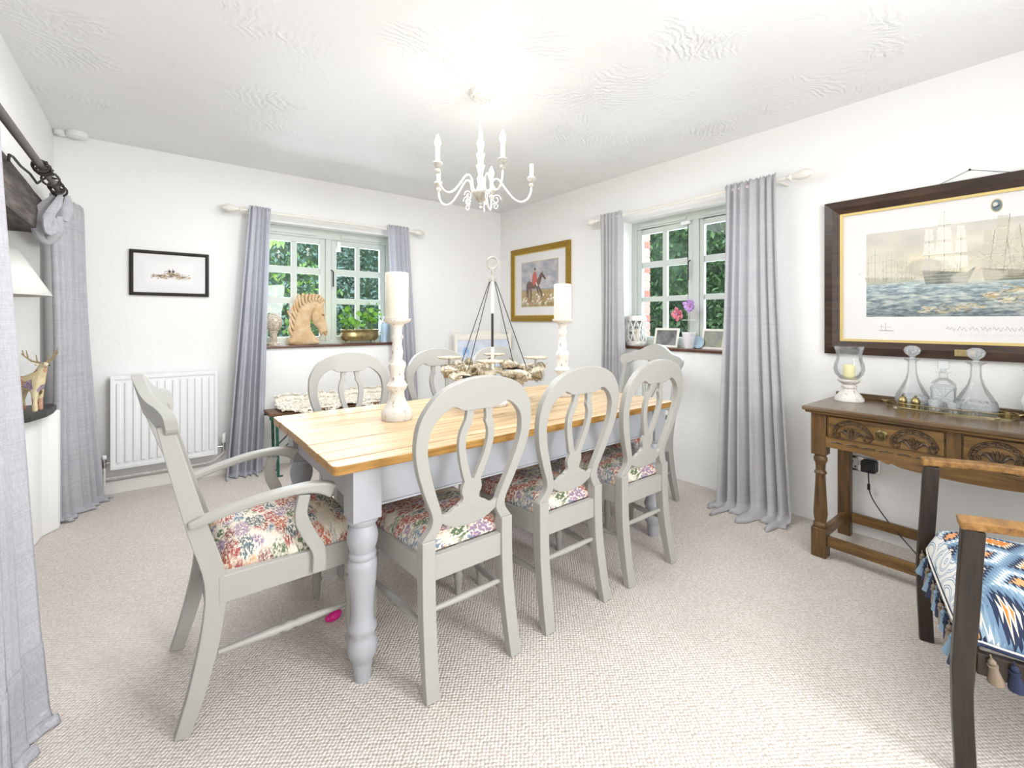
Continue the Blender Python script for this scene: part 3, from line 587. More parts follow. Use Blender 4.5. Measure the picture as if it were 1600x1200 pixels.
for k in range(4):
    a = R(-52 + 90 * k + 14); x, y = wr * math.cos(a), wr * math.sin(a)
    MB().tube([(x, y, .185), (x, y, .262)], .006, 6).build('plate_post', 'greycup', ws); MB().lathe([(0, .010), (.002, .060), (.007, .068), (.012, .068), (.010, .060), (.008, .001)], 28, (x, y, .262)).build('candle_plate', 'drift', ws, smooth=True)
# ---------------------------------------------------------------- chandelier
ch = thing('chandelier', (1.455, 2.143, H), 0, 'chalky white five-arm chandelier hanging from the ceiling over the table', 'chandelier'); ZC = H
MB().lathe([(-.048, .02), (-.046, .045), (-.036, .050), (-.034, .062), (-.012, .069), (0, .069)], 32).build('ceiling_rose', 'whitemetal', ch, smooth=True)
b = MB()
for k in range(7):
    zc = -.058 - k * .026; ang = PI / 2 * (k % 2)
    b.tube([(.007 * math.cos(q) * math.cos(ang), .007 * math.cos(q) * math.sin(ang), zc + .016 * math.sin(q)) for q in [2 * PI * i / 12 for i in range(12)]], .0018, 5, True)
b.build('chain', 'whitemetal', ch, smooth=True)
def z(v): return v - ZC
MB().lathe([(z(2.0), .012), (z(2.02), .024), (z(2.05), .014), (z(2.08), .022), (z(2.10), .012), (z(2.13), .018), (z(2.155), .026), (z(2.165), .014), (z(2.19), .017), (z(2.22), .026), (z(2.232), .013), (z(2.26), .017), (z(2.285), .022), (z(2.31), .010), (z(2.335), .013), (z(2.352), .008)], 20).build('column', 'whitemetal', ch, smooth=True)
MB().lathe([(z(1.925), .003), (z(1.935), .012), (z(1.945), .007), (z(1.952), .018), (z(1.962), .030), (z(1.985), .048), (z(1.995), .055), (z(2.005), .053), (z(2.012), .03), (z(2.02), .02)], 28).build('bowl', 'greycup', ch, smooth=True)
MB().blob((0, 0, z(1.918)), .008).build('finial', 'whitemetal', ch, smooth=True)
for k in range(5):
    a = R(8.5 + 72 * k - 38.142); ca, sa = math.cos(a), math.sin(a)
    def q(r, zz, off=0): return (r * ca - off * sa, r * sa + off * ca, z(zz))
    arm = MB().tube([q(r, zz) for r, zz in cr([(.045, 2.0), (.060, 2.03), (.066, 2.065), (.088, 2.083), (.112, 2.07), (.15, 2.02), (.19, 1.975), (.232, 1.957), (.268, 1.972), (.29, 2.01), (.296, 2.06)], 4)], .0058, 8).build('arm', 'whitemetal', ch, smooth=True)
    MB().tube([q(.06 + .028 * (1 - t / 22) * math.cos(t * .45) + .03, 1.965 + .03 * (1 - t / 26) * math.sin(t * .45)) for t in range(20)], .003, 6).build('scroll', 'whitemetal', arm, smooth=True)
    MB().tube([q(.085 + .018 * (1 - t / 22) * math.cos(2.6 - t * .45), 1.925 + .02 * (1 - t / 26) * math.sin(2.6 - t * .45)) for t in range(18)], .003, 6).build('scroll', 'whitemetal', arm, smooth=True)
    MB().lathe([(z(2.045), .010), (z(2.055), .015), (z(2.062), .015), (z(2.068), .009), (z(2.078), .014), (z(2.092), .026), (z(2.097), .027), (z(2.103), .022)], 20, (.296 * ca, .296 * sa, 0)).build('drip_cup', 'greycup', arm, smooth=True)
    MB().lathe([(z(2.10), .0115), (z(2.178), .0115)], 16, (.296 * ca, .296 * sa, 0)).build('candle_sleeve', 'whitemetal', arm, smooth=True)
    if k not in (0, 2):
        MB().lathe([(z(2.178), .008), (z(2.19), .0135), (z(2.205), .0165), (z(2.222), .013), (z(2.24), .006), (z(2.25), .001)], 16, (.296 * ca, .296 * sa, 0)).build('bulb', 'bulb', arm, smooth=True)
        l = bpy.data.lights.new('bulb_light', 'POINT'); l.energy = .6; l.color = (1, .93, .84); l.shadow_soft_size = .02; lo = bpy.data.objects.new('bulb_light', l); C.objects.link(lo); lo.location = (1.455 + .296 * ca, 2.143 + .296 * sa, 2.275)
# ---------------------------------------------------------------- curtain rods
def finial_prof(): return [(0, .010), (.012, .014), (.02, .022), (.03, .022), (.036, .014), (.05, .018), (.075, .030), (.10, .034), (.125, .028), (.15, .014), (.158, .005)]
def rod(name, p0, p1, label, proj):
    root = thing(name, (0, 0, 0), 0, label, 'curtain rod'); A, B = Vector(p0), Vector(p1); d = (B - A).normalized()
    MB().tube([A, B], .0135, 16).build('pole', 'rodpaint', root, smooth=True)
    for P, D in ((A, -d), (B, d)):
        mt = Matrix.Translation(P) @ D.to_track_quat('Z', 'Y').to_matrix().to_4x4()
        MB().lathe(finial_prof(), 16, mat=mt, flute=1, fl=(.04, .14)).build('finial', 'rodpaint', root, smooth=True)
        Q = P + (-D) * .03; wl = Vector(proj); MB().tube([Q + Vector((0, 0, -.016)), Q + wl + Vector((0, 0, -.016))], .010, 10).build('bracket', 'rodpaint', root, smooth=True)
    return root
rod('curtain_rod', (.565, 4.31, 2.188), (2.06, 4.31, 2.188), 'cream wooden curtain rod with carved finials above the back window', (0, .105, 0))
rod('curtain_rod', (3.18, 2.76, 2.185), (3.18, 1.20, 2.185), 'cream wooden curtain rod with carved finials above the right window', (.105, 0, 0))
def curtain(name, mat, A, B, A2, B2, zt, folds, at, ab, out, label, seed=0, pool=.06, group='grey linen curtains', gather=True, zb=.004, kink=1.0, hem=None):
    rnd = random.Random(seed); nu = folds * 12; nv = 46; A, B, A2, B2, out = map(lambda p: Vector((*p, 0)), (A, B, A2, B2, out)); b = MB(); ph = [rnd.uniform(-.5, .5) for _ in range(folds + 1)]; am = [rnd.uniform(.6, 1.25) for _ in range(folds + 2)]
    for j in range(nv + 1):
        t = j / nv; e = t ** kink
        for i in range(nu + 1):
            s = i / nu; k = s * folds; ki = int(min(k, folds - 1)); f = 2 * PI * (k + .22 * math.sin(k * 1.7 + seed)); amp = (at + (ab - at) * e) * (am[ki] * (1 - (k - ki)) + am[ki + 1] * (k - ki))
            p = A.lerp(B, s).lerp(A2.lerp(B2, s), e); off = amp * (math.sin(f) + .35 * math.sin(2.1 * f + seed + 1.2 * t)) + .010 * math.sin(5 * t + 3 * s + seed)
            if gather and t < .02: off *= .5
            zz = zt + (zb - zt) * min(1, t / .95)
            if t > .95:
                u = (t - .95) / .05; off += pool * (1 - (1 - u) ** 2) * (1 + .35 * math.sin(f * .5 + seed)); zz = zb + .020 * math.sin(PI * u) * (.7 + .5 * math.sin(f)) + (.003 if u >= 1 else 0) * 0
            if gather and t < .03: zz += .006 * math.sin(f * 2.3)
            q = p + out * off; b.v.append((q.x, q.y, max(zz, .004)))
    m = nu + 1
    for j in range(nv):
        for i in range(nu): b.f.append((j * m + i, j * m + i + 1, (j + 1) * m + i + 1, (j + 1) * m + i))
    o = b.build(name, mat, smooth=True, solid=.0025); tag(o, label, 'curtain', group)
    if hem:
        h = MB(); r0 = nv - 7; h.v = [tuple(Vector(p) + out * .004) for p in b.v[r0 * m:]]
        for j in range(nv - r0):
            for i in range(nu): h.f.append((j * m + i, j * m + i + 1, (j + 1) * m + i + 1, (j + 1) * m + i))
        h.build('hem_band', hem, o, smooth=True, solid=.001)
    return o
curtain('curtain', 'linen', (.60, 4.285), (.765, 4.285), (.43, 4.30), (.70, 4.30), 2.222, 5, .014, .045, (0, -1), 'grey linen curtain hanging left of the back window', 1, .05)
curtain('curtain', 'linen', (1.79, 4.285), (2.03, 4.285), (1.92, 4.30), (2.17, 4.30), 2.222, 5, .014, .032, (0, -1), 'grey linen curtain hanging right of the back window', 2, .03)
curtain('curtain', 'linenwarm', (3.155, 2.72), (3.155, 2.49), (3.17, 2.72), (3.17, 2.44), 2.222, 5, .013, .028, (-1, 0), 'pale grey linen curtain hanging left of the right window', 3, .03)
curtain('curtain', 'linenwarm', (3.155, 1.585), (3.155, 1.245), (3.10, 1.62), (3.12, 1.13), 2.222, 6, .019, .044, (-1, 0), 'wide pale grey linen curtain between the right window and the ship picture', 4, .17, kink=1.6)
# ---------------------------------------------------------------- left side: iron pole and its curtains
ip = thing('iron_curtain_pole', (0, 0, 0), 0, 'dark iron curtain pole with scroll rings across the alcove opening', 'curtain pole')
MB().tube([(-.45, .6, 2.035), (-.45, 4.0, 2.03)], .0165, 14).build('pole', 'pole', ip, smooth=True)
for y, r in ((3.18, .028), (3.22, .03), (3.27, .027), (3.45, .034), (3.62, .031), (3.66, .028), (3.72, .033)):
    a0 = random.uniform(-.5, .5); MB().tube([(-.45 + r * math.cos(a), y + a0 * .02 * math.sin(a) + .01 * math.cos(a), 2.03 + r * math.sin(a)) for a in [2 * PI * k / 18 for k in range(18)]], .0055, 7, True).build('ring', 'iron', ip, smooth=True)
for y in (3.2, 3.28, 3.36, 3.62):
    MB().tube([(-.43 + .02 * math.cos(t * .6) * (1 - t / 24), y + .03 * math.sin(t * .6) * (1 - t / 24), 2.02 + .002 * t) for t in range(20)], .005, 6).build('scroll', 'iron', ip, smooth=True)
MB().tube([(-.5, 2.86, 1.955), (-.5, 2.87, 1.985), (-.5, 2.94, 1.995), (-.495, 3.05, 1.985), (-.485, 3.18, 1.985), (-.47, 3.24, 1.955), (-.45, 3.30, 2.0)], .0055, 7).build('hook', 'iron', ip, smooth=True)
curtain('curtain', 'linenleft', (-.50, 3.83), (-.40, 4.19), (-.49, 3.97), (-.335, 4.34), 2.035, 5, .010, .032, (1, -.35), 'grey linen curtain tied up with a knot beside the dark beam', 6, .05, zb=.004)
bpy.data.objects[[o.name for o in bpy.data.objects if o.name.startswith('curtain.')][-1]]
kn = MB()
def loopd(P, w, nn=10):
    P = cr(P, 5); m = len(P)
    for i in range(m):
        T = Vector(P[min(i + 1, m - 1)]) - Vector(P[max(0, i - 1)]); T.normalize(); S = T.cross(Vector((.75, -.65, 0))).normalized(); Nn = T.cross(S)
        ww = w * (.55 + .45 * math.sin(PI * i / (m - 1)))
        for k in range(nn): a = 2 * PI * k / nn; kn.v.append(tuple(Vector(P[i]) + S * ww * math.cos(a) * (1 + .12 * math.sin(3 * a + i * .3)) + Nn * ww * .55 * math.sin(a)))
    o = len(kn.v) - m * nn
    for i in range(m - 1):
        for k in range(nn): kn.f.append((o + i * nn + k, o + i * nn + (k + 1) % nn, o + (i + 1) * nn + (k + 1) % nn, o + (i + 1) * nn + k))
loopd([(-.44, 3.76, 2.04), (-.47, 3.74, 1.98), (-.53, 3.74, 1.90), (-.54, 3.75, 1.80), (-.50, 3.76, 1.74), (-.455, 3.74, 1.80), (-.45, 3.72, 1.88)], .034)
loopd([(-.44, 3.74, 2.02), (-.45, 3.68, 1.95), (-.49, 3.66, 1.85), (-.485, 3.66, 1.78), (-.46, 3.68, 1.80), (-.47, 3.70, 1.87)], .026)
loopd([(-.42, 3.79, 2.02), (-.415, 3.76, 1.94), (-.43, 3.74, 1.86)], .028)
o = kn.build('curtain_knot', 'linenleft', smooth=True); o.parent = [q for q in bpy.data.objects if q.get('label', '').startswith('grey linen curtain tied')][0]
nc = curtain('curtain', 'linenleft', (-.46, 1.55), (-.455, 2.44), (-.42, 1.30), (-.285, 2.03), 2.06, 9, .020, .040, (1, .15), 'grey linen curtain with a trimmed hem hanging nearest the camera at the left edge', 9, .015, zb=.004, kink=1.7, hem='hem')
# lamp and deer on the ledge
lp = thing('table_lamp', (-.72, 3.58, .7625), 0, 'cream shaded table lamp standing on the slate ledge', 'lamp')
MB().lathe([(0, .07), (.02, .07), (.03, .03), (.12, .05), (.2, .055), (.32, .03), (.45, .016), (.63, .012)], 24).build('lamp_base', 'ceramic', lp, smooth=True)
MB().lathe([(.645, .262), (.89, .132)], 40, close=False).build('lamp_shade', 'shade', lp, smooth=True, solid=.003)
dr = thing('deer_figurine', (-.535, 3.60, .7625), 0, 'patchwork deer figurine with antlers standing on the dark slate ledge', 'figurine')
def skin(name, verts, edges, mat, parent, sub=2):
    me = bpy.data.meshes.new(name); me.from_pydata([v[:3] for v in verts], edges, []); me.materials.append(M[mat]); o = bpy.data.objects.new(name, me); C.objects.link(o); o.parent = parent
    o.modifiers.new('skin', 'SKIN'); sk = me.skin_vertices[0].data
    for i, v in enumerate(verts): sk[i].radius = (v[3], v[3])
    sk[0].use_root = True; m = o.modifiers.new('sub', 'SUBSURF'); m.levels = sub; m.render_levels = sub; 
    for p in me.polygons: p.use_smooth = True
    return o
# deer along local +X = toward image right; image-right direction on the ledge is (.787,-.617)
e = Vector((.787, -.617, 0)); f = Vector((.617, .787, 0))
def D(a, b_, c, r): p = e * a + f * b_; return (p.x, p.y, c, r)
vv = [D(-.02, 0, .165, .036), D(-.06, 0, .165, .036), D(.02, 0, .17, .040), D(.04, 0, .215, .026), D(.048, 0, .255, .020), D(.068, -.008, .268, .017), D(.092, -.014, .262, .010),
      D(.028, -.022, .12, .017), D(.030, -.024, .06, .011), D(.034, -.026, .006, .013), D(.010, .024, .12, .017), D(.008, .026, .06, .011), D(.008, .026, .006, .013),
      D(-.065, -.022, .12, .020), D(-.078, -.024, .065, .011), D(-.068, -.025, .006, .013), D(-.075, .022, .12, .020), D(-.09, .024, .065, .011), D(-.08, .024, .006, .013), D(-.098, 0, .18, .008)]
skin('body', vv, [(0, 1), (0, 2), (2, 3), (3, 4), (4, 5), (5, 6), (2, 7), (7, 8), (8, 9), (2, 10), (10, 11), (11, 12), (1, 13), (13, 14), (14, 15), (1, 16), (16, 17), (17, 18), (1, 19)], 'deer', dr)
for s in (-1, 1):
    b = MB(); base = e * .05 + f * (s * .012) + Vector((0, 0, .275)); d = e * (-.55 if s < 0 else .25) + f * (s * .5)
    tip = base + d * .10 + Vector((0, 0, .055)); mid = base + d * .045 + Vector((0, 0, .012)); b.tube([base, mid, tip], [.006, .005, .002], 6)
    for k, q in ((.35, .04), (.6, .045), (.85, .03)): p = base.lerp(mid, k) if k < .5 else mid.lerp(tip, (k - .4) / .6); b.tube([p, p + Vector((d.x * .2 * q, d.y * .2 * q, q))], [.004, .0018], 5)
    b.build('antler', 'antler', dr, smooth=True); MB().blob(e * .042 + f * (s * .026) + Vector((0, 0, .268)), (.008, .016, .006)).build('ear', 'deer', dr, smooth=True)
    MB().blob(e * .074 + f * (s * .0135 - .008) + Vector((0, 0, .272)), .0028).build('eye', 'blackplastic', dr)
MB().blob(e * .101 + f * (-.015) + Vector((0, 0, .263)), .004).build('nose', 'blackplastic', dr)
# ---------------------------------------------------------------- radiator
rd = thing('radiator', (0, 0, 0), 0, 'white ribbed panel radiator on the back wall under the small sketch', 'radiator')
rx0, rx1, rz0, rz1, ry = -.262, .385, .195, .868, 4.335
bx('panel', 'radiator', rd, (rx0, ry, rz0), (rx1, ry + .012, rz1), .005)
b = MB()
for lo, hi in (((rx0, ry - .008, rz0), (rx0 + .02, ry, rz1)), ((rx1 - .02, ry - .008, rz0), (rx1, ry, rz1)), ((rx0 + .0205, ry - .008, rz0), (rx1 - .0205, ry, rz0 + .02)), ((rx0 + .0205, ry - .008, rz1 - .025), (rx1 - .0205, ry, rz1))): b.box(lo, hi)
b.build('edge_trim', 'radiator', rd)
nr = 13
for k in range(nr):
    x = rx0 + .045 + k * (rx1 - rx0 - .09) / (nr - 1); MB().box((x - .013, ry - .009, rz0 + .045), (x + .013, ry - .0002, rz1 - .05)).build('rib', 'radiator', rd, smooth=True, bevel=.0075)
bx('top_grille', 'radiator', rd, (rx0, ry + .013, rz1 - .02), (rx1, ry + .065, rz1), .003)
for x in (rx0 + .12, rx1 - .12): bx('wall_bracket', 'radiator', rd, (x, ry + .013, .35), (x + .03, YB - .0005, .75))
for x, hd, s in ((rx0 - .035, .30, -1), (rx1 + .045, .35, 1)):
    v_ = MB(); v_.tube([(x, ry + .02, .245), (x - s * .045, ry + .02, .245)], .009, 10); v_.lathe([(.215, .011), (.26, .013), (.275, .010)], 14, (x, ry + .02, 0)); v_.build('valve', 'steel', rd, smooth=True)
    MB().lathe([(.276, .014), (.28, .017), (hd, .016), (hd + .004, .012)], 16, (x, ry + .02, 0)).build('valve_cap', 'whiteplastic', rd, smooth=True)
MB().tube([(rx0 - .035, ry + .02, .215), (rx0 - .035, ry + .02, .085)], .0085, 10).build('pipe', 'whitemetal', rd, smooth=True)
MB().tube([(-.5, ry + .045, .125), (.30, ry + .045, .125), (.36, ry + .04, .13), (rx1 + .045, ry + .03, .19), (rx1 + .045, ry + .02, .215)], .0085, 10).build('pipe', 'whitemetal', rd, smooth=True)
MB().tube([(-.5, ry + .03, .085), (rx0 - .06, ry + .03, .085), (rx0 - .035, ry + .02, .08)], .0085, 10).build('pipe', 'whitemetal', rd, smooth=True)
# ---------------------------------------------------------------- pictures
def fbm(x, y, s, seed=0, o=4):
    v = 0; a = .5
    for k in range(o): v += a * noise.noise(Vector((x * s, y * s, seed + k * 7.1))); s *= 2; a *= .5
    return v
class Raster:
    def __init__(s, w, h, bg=(1, 1, 1)): s.w, s.h = w, h; s.a = np.zeros((h, w, 3)); s.a[:] = bg; s.Y, s.X = np.mgrid[0:h, 0:w]; s.X = (s.X + .5) / w; s.Y = 1 - (s.Y + .5) / h
    def poly(s, pts, c, al=1.0):
        ins = np.zeros(s.X.shape, bool); n = len(pts)
        for i in range(n):
            x0, y0 = pts[i]; x1, y1 = pts[(i + 1) % n]
            if y0 == y1: continue
            cnd = ((s.Y > y0) != (s.Y > y1)) & (s.X < (x1 - x0) * (s.Y - y0) / (y1 - y0) + x0); ins ^= cnd
        s.a[ins] = s.a[ins] * (1 - al) + np.array(c) * al
    def line(s, p, q, w, c, al=1.0, asp=None):
        asp = asp or s.w / s.h; px, py = p; qx, qy = q; dx, dy = (qx - px) * asp, qy - py; L = dx * dx + dy * dy + 1e-12
        t = np.clip((((s.X - px) * asp) * dx + (s.Y - py) * dy) / L, 0, 1); d = np.hypot((s.X - px) * asp - t * dx, s.Y - py - t * dy); k = np.clip((w - d) / w * 2, 0, 1)[..., None] * al
        s.a = s.a * (1 - k) + np.array(c) * k
    def ell(s, c, rx, ry_, col, al=1.0):
        k = (np.clip((1 - ((s.X - c[0]) / rx) ** 2 - ((s.Y - c[1]) / ry_) ** 2) * 3, 0, 1) * al)[..., None]; s.a = s.a * (1 - k) + np.array(col) * k
    def field(s, f): return np.vectorize(f)(s.X, s.Y)
    def mesh(s, name, parent, P):
        """P(u,v)->3D; builds a flat print"""
        w, h = s.w, s.h; me = bpy.data.meshes.new(name); us = np.linspace(0, 1, w + 1); vs_ = np.linspace(1, 0, h + 1)
        o0, ux, vy = np.array(P(0, 0)), np.array(P(1, 0)) - np.array(P(0, 0)), np.array(P(0, 1)) - np.array(P(0, 0))
        co = (o0 + us[None, :, None] * ux + vs_[:, None, None] * vy).reshape(-1, 3); idx = np.arange((w + 1) * (h + 1)).reshape(h + 1, w + 1)
        fc = np.stack([idx[1:, :-1], idx[1:, 1:], idx[:-1, 1:], idx[:-1, :-1]], -1).reshape(-1, 4)
        me.vertices.add(len(co)); me.vertices.foreach_set('co', co.ravel()); me.loops.add(fc.size); me.loops.foreach_set('vertex_index', fc.ravel()); me.polygons.add(len(fc)); me.polygons.foreach_set('loop_start', np.arange(0, fc.size, 4)); me.polygons.foreach_set('loop_total', np.full(len(fc), 4)); me.update()
        ca = me.color_attributes.new('Col', 'FLOAT_COLOR', 'CORNER'); a = np.clip(s.a, 0, 1); a = np.where(a <= .04045, a / 12.92, ((a + .055) / 1.055) ** 2.4); a = np.concatenate([a, np.ones((h, w, 1))], -1).reshape(-1, 1, 4); ca.data.foreach_set('color', np.repeat(a, 4, 1).ravel().astype(np.float32))
        me.materials.append(M['print']); o = bpy.data.objects.new(name, me); C.objects.link(o); o.parent = parent; return o
def C3(s): return np.array([int(s[i:i + 2], 16) / 255 for i in (0, 2, 4)])
def frame(parent, mat, P, w, h, fw, d, name='frame'):
    """P(u,v,k): u,v metres in plane, k metres out of wall; mitred frame"""
    for (a, c_) in (((0, 0), (w, 0)), ((w, 0), (w, h)), ((w, h), (0, h)), ((0, h), (0, 0))):
        ia = (fw if a[0] == 0 else w - fw, fw if a[1] == 0 else h - fw); ic = (fw if c_[0] == 0 else w - fw, fw if c_[1] == 0 else h - fw)
        ma = tuple(a[i] * .45 + ia[i] * .55 for i in (0, 1)); mc = tuple(c_[i] * .45 + ic[i] * .55 for i in (0, 1)); b = MB()
        for A_, I, Md in ((a, ia, ma), (c_, ic, mc)): b.v += [P(*A_, .002), P(*A_, d * .8), P(*Md, d), P(*I, d * .55), P(*I, .002)]
        b.f = [(k, (k + 1) % 5, 5 + (k + 1) % 5, 5 + k) for k in range(5)] + [(4, 3, 2, 1, 0), (5, 6, 7, 8, 9)]
        b.build(name, mat, parent)
# ship picture (right wall). u runs towards the camera (-Y)
sy0, sz0, sw, sh = 1.012, 1.068, 1.33, .925
def PS(u, v, k): return (XR - .0005 - k, sy0 - u, sz0 + v)
sp_ = thing('ship_picture', (0, 0, 0), 0, 'large dark wood framed print of a sailing ship battle above the oak side table', 'picture')
frame(sp_, 'framewood', PS, sw, sh, .078, .032); 
def ring(parent, mat, P, u0, v0, u1, v1, fw, k0, k1, name):
    b = MB()
    for a in (((u0, v0), (u1, v0 + fw)), ((u0, v1 - fw), (u1, v1)), ((u0, v0 + fw), (u0 + fw, v1 - fw)), ((u1 - fw, v0 + fw), (u1, v1 - fw))):
        p, q = P(*a[0], k0), P(*a[1], k1); b.box(tuple(min(x, y) for x, y in zip(p, q)), tuple(max(x, y) for x, y in zip(p, q)))
    return b.build(name, mat, parent)
ring(sp_, 'goldline', PS, .0785, .0785, sw - .0785, sh - .0785, .014, .004, .018, 'gilt_slip')
r = Raster(440, 290, C3('e9e7e6'))
iw, ih = sw - .157, sh - .157
r.a += (r.field(lambda x, y: fbm(x * 1.5, y, 3, 2)) * .02)[..., None]
ix0, ix1, iy0, iy1 = .108, .892, .188, .822
mk = (r.X > ix0) & (r.X < ix1) & (r.Y > iy0) & (r.Y < iy1 )
U = (r.X - ix0) / (ix1 - ix0); V = (r.Y - iy0) / (iy1 - iy0)
n1 = r.field(lambda x, y: fbm(x * 2, y * 3, 3, 5)); n2 = r.field(lambda x, y: fbm(x * 2.4, y * 7, 7, 9)); n3 = r.field(lambda x, y: fbm(x * 6, y * 14, 8, 15))
sky = C3('d8d2c4') + n1[..., None] * np.array([.16, .14, .10]) - np.clip((V - .75) * .45, 0, 1)[..., None] * np.array([.35, .25, .15]) + np.exp(-((U - .3) ** 2 / .05 + (V - .55) ** 2 / .03))[..., None] * np.array([.04, .01, -.06])
sea = C3('9db2b8') * (1 - np.clip((.42 - V) * .9, 0, .35))[..., None] + np.clip(n2 * 1.5, -.25, .45)[..., None] * np.array([.35, .33, .28]) + n3[..., None] * .35
foam = np.clip(1 - np.abs(V - .16 - .07 * np.sin(U * 6)) * 9, 0, 1) * np.clip(n2 * 2 + .45, 0, 1); sea = sea * (1 - foam[..., None] * .7) + np.array([.88, .88, .82]) * foam[..., None] * .7
wl = .40 + .02 * np.sin(U * 9); img = np.where((V > wl)[..., None], sky, sea); hz = np.clip(1 - np.abs(V - wl) * 14, 0, 1) * .5; img = img * (1 - hz[..., None]) + C3('cfcdb9') * hz[..., None]
r.a[mk] = img[mk]
def I(u, v): return (ix0 + u * (ix1 - ix0), iy0 + v * (iy1 - iy0))
rr_ = random.Random(4)
def ship(u, v, s, hull='6f7468', sail='e9e6da', al=.85, lean=0):
    r.poly([I(u - .10 * s, v + .10 * s), I(u - .085 * s, v - .06 * s), I(u + .09 * s, v - .06 * s), I(u + .125 * s, v + .11 * s), I(u + .09 * s, v + .05 * s)], C3(hull), al)
    for k in range(3): r.line(I(u - .085 * s, v - .03 * s + k * .035 * s), I(u + .095 * s, v - .03 * s + k * .035 * s), .0028, C3('d3c9a0'), .7 * al)
    for mx, mh, wd in ((-.07, .55, .035), (-.005, .72, .048), (.065, .5, .035)):
        x = u + mx * s; r.line(I(x, v), I(x + lean * s, v + mh * s), .0022, C3('6b6552'), al)
        zz = v + .10 * s
        while zz < v + mh * s * .92:
            q = 1 - (zz - v) / (mh * s) * .55; r.poly([I(x - wd * s * q, zz), I(x + wd * s * q, zz), I(x + wd * s * q * .85, zz + .13 * s), I(x - wd * s * q * .85, zz + .14 * s)], C3(sail), al * .85); r.line(I(x - wd * s * q, zz), I(x + wd * s * q, zz), .0016, C3('a39c86'), al * .7); zz += .16 * s
    for k in range(4): r.line(I(u - .16 * s, v + .16 * s), I(u - .02 * s, v + (.25 + .12 * k) * s), .0012, C3('b3ab93'), .6 * al)
for u, s in ((.05, .55), (.13, .42), (.2, .35), (.86, .5), (.93, .6), (.76, .45)): ship(u, .42, s, '9a9a85', 'dedccb', .55)
ship(.60, .42, .85, '5f6250', 'c9c5ae', .7, .03); ship(.68, .41, .7, '66664f', 'd4cfb8', .6, -.03); ship(.37, .42, 1.0, '55605f', 'efece2', .95)
for k in range(60): u = rr_.uniform(.5, .8); v = rr_.uniform(.38, .75); r.line(I(u, v), I(u + rr_.uniform(-.04, .04), v + rr_.uniform(-.08, .1)), .0014, C3('7b7256'), .5)
r.ell(I(.28, .55), .07, .07, C3('b9b2a4'), .6); r.ell(I(.5, .42), .09, .05, C3('d9d3be'), .6)
for u, v, w_, h_ in ((.31, .07, .12, .03), (.45, .1, .08, .035), (.55, .22, .05, .03), (.62, .17, .07, .04), (.66, .26, .08, .04), (.8, .14, .1, .035)):
    for k in range(46):
        a, c_ = rr_.gauss(0, w_ * .45), rr_.gauss(0, h_ * .5); q = rr_.uniform(.006, .03); r.line(I(u + a, v + c_), I(u + a + q, v + c_ + rr_.uniform(-.012, .02)), rr_.uniform(.003, .008), C3(rr_.choice(('c9b37d', 'a8925f', 'e8dfc8', '6b5c42', 'd8c9a0', 'f0ebdc'))), .55)
for k in range(340):
    u, v = rr_.uniform(.01, .99), rr_.uniform(.02, .38); q = rr_.uniform(.01, .05); r.line(I(u, v), I(min(.99, u + q), v + rr_.uniform(-.008, .008)), rr_.uniform(.0015, .004), C3(rr_.choice(('e9ece6', '7f9aa6', '6a8797', 'c5d2d2', 'aebfc0'))), .35)
for k in range(120):
    u, v = rr_.uniform(.0, .98), rr_.gauss(.46, .035); r.line(I(max(.01, u), v), I(max(.01, u) + rr_.uniform(-.006, .01), v + rr_.uniform(.01, .12)), rr_.uniform(.001, .003), C3(rr_.choice(('8d8a72', 'b7b39c', 'e4e0d0', 'a59f86'))), .4)
for k in range(26):
    u, v = rr_.gauss(.52, .2), rr_.gauss(.5, .06); u = min(.95, max(.05, u)); r.ell(I(u, v), rr_.uniform(.02, .05), rr_.uniform(.02, .05), C3(rr_.choice(('e6e1d2', 'cfc9b8', 'b3ab98'))), .22)
haze_ = np.zeros(r.X.shape)[..., None]; inn_ = mk[..., None]; r.a = np.where(inn_, r.a * .86 + C3('dedad0') * .14, r.a)
r.line(I(.6, .33), I(.78, .2), .004, C3('b09a68'), .8)
r.ell((.557, .907), .019, .046, C3('b9a668')); r.ell((.557, .907), .0165, .040, C3('6f7f86')); r.ell((.553, .915), .008, .016, C3('d9d6c9')); r.line((.551, .895), (.563, .905), .006, C3('3f4a52'))
for x, h_ in ((.17, .05), (.185, .06), (.20, .045)): r.line((x, .085), (x, .085 + h_), .0016, C3('9a9a9a'), .8); r.line((x - .008, .085 + h_ * .6), (x + .008, .085 + h_ * .6), .0014, C3('aaaaaa'), .8)
r.line((.158, .088), (.215, .085), .0035, C3('8f8f90'), .8)
x = .40; py = .105
for k in range(90):
    nx = x + .0028; ny = .105 + .011 * math.sin(k * 1.35) + .004 * math.sin(k * .5)
    if k % 13 not in (11, 12): r.line((x, py), (nx, ny), .0016, C3('8f8d90'), .75)
    x, py = nx, ny
for k in range(28): xx = .44 + k * .0075; r.line((xx, .062), (xx + .004, .064 + .004 * (k % 2)), .0012, C3('b0aeb0'), .6)
r.mesh('print', sp_, lambda u, v: PS(.0785 + u * iw, .0785 + v * ih, .006))
bx('glazing', 'picglass', sp_, (XR - .0145, sy0 - sw + .092, sz0 + .092), (XR - .012, sy0 - .092, sz0 + sh - .092))
bx('brass_plaque', 'brass', sp_, (XR - .036, .352, sz0 + .018), (XR - .030, .428, sz0 + .052), .001)
MB().tube([(XR - .004, .50, 1.992), (XR - .004, .375, 2.045), (XR - .004, .22, 1.992)], .0012, 5).build('hanging_wire', 'iron', sp_); MB().tube([(XR - .001, .375, 2.045), (XR - .01, .375, 2.045)], .005, 8).build('nail', 'iron', sp_)
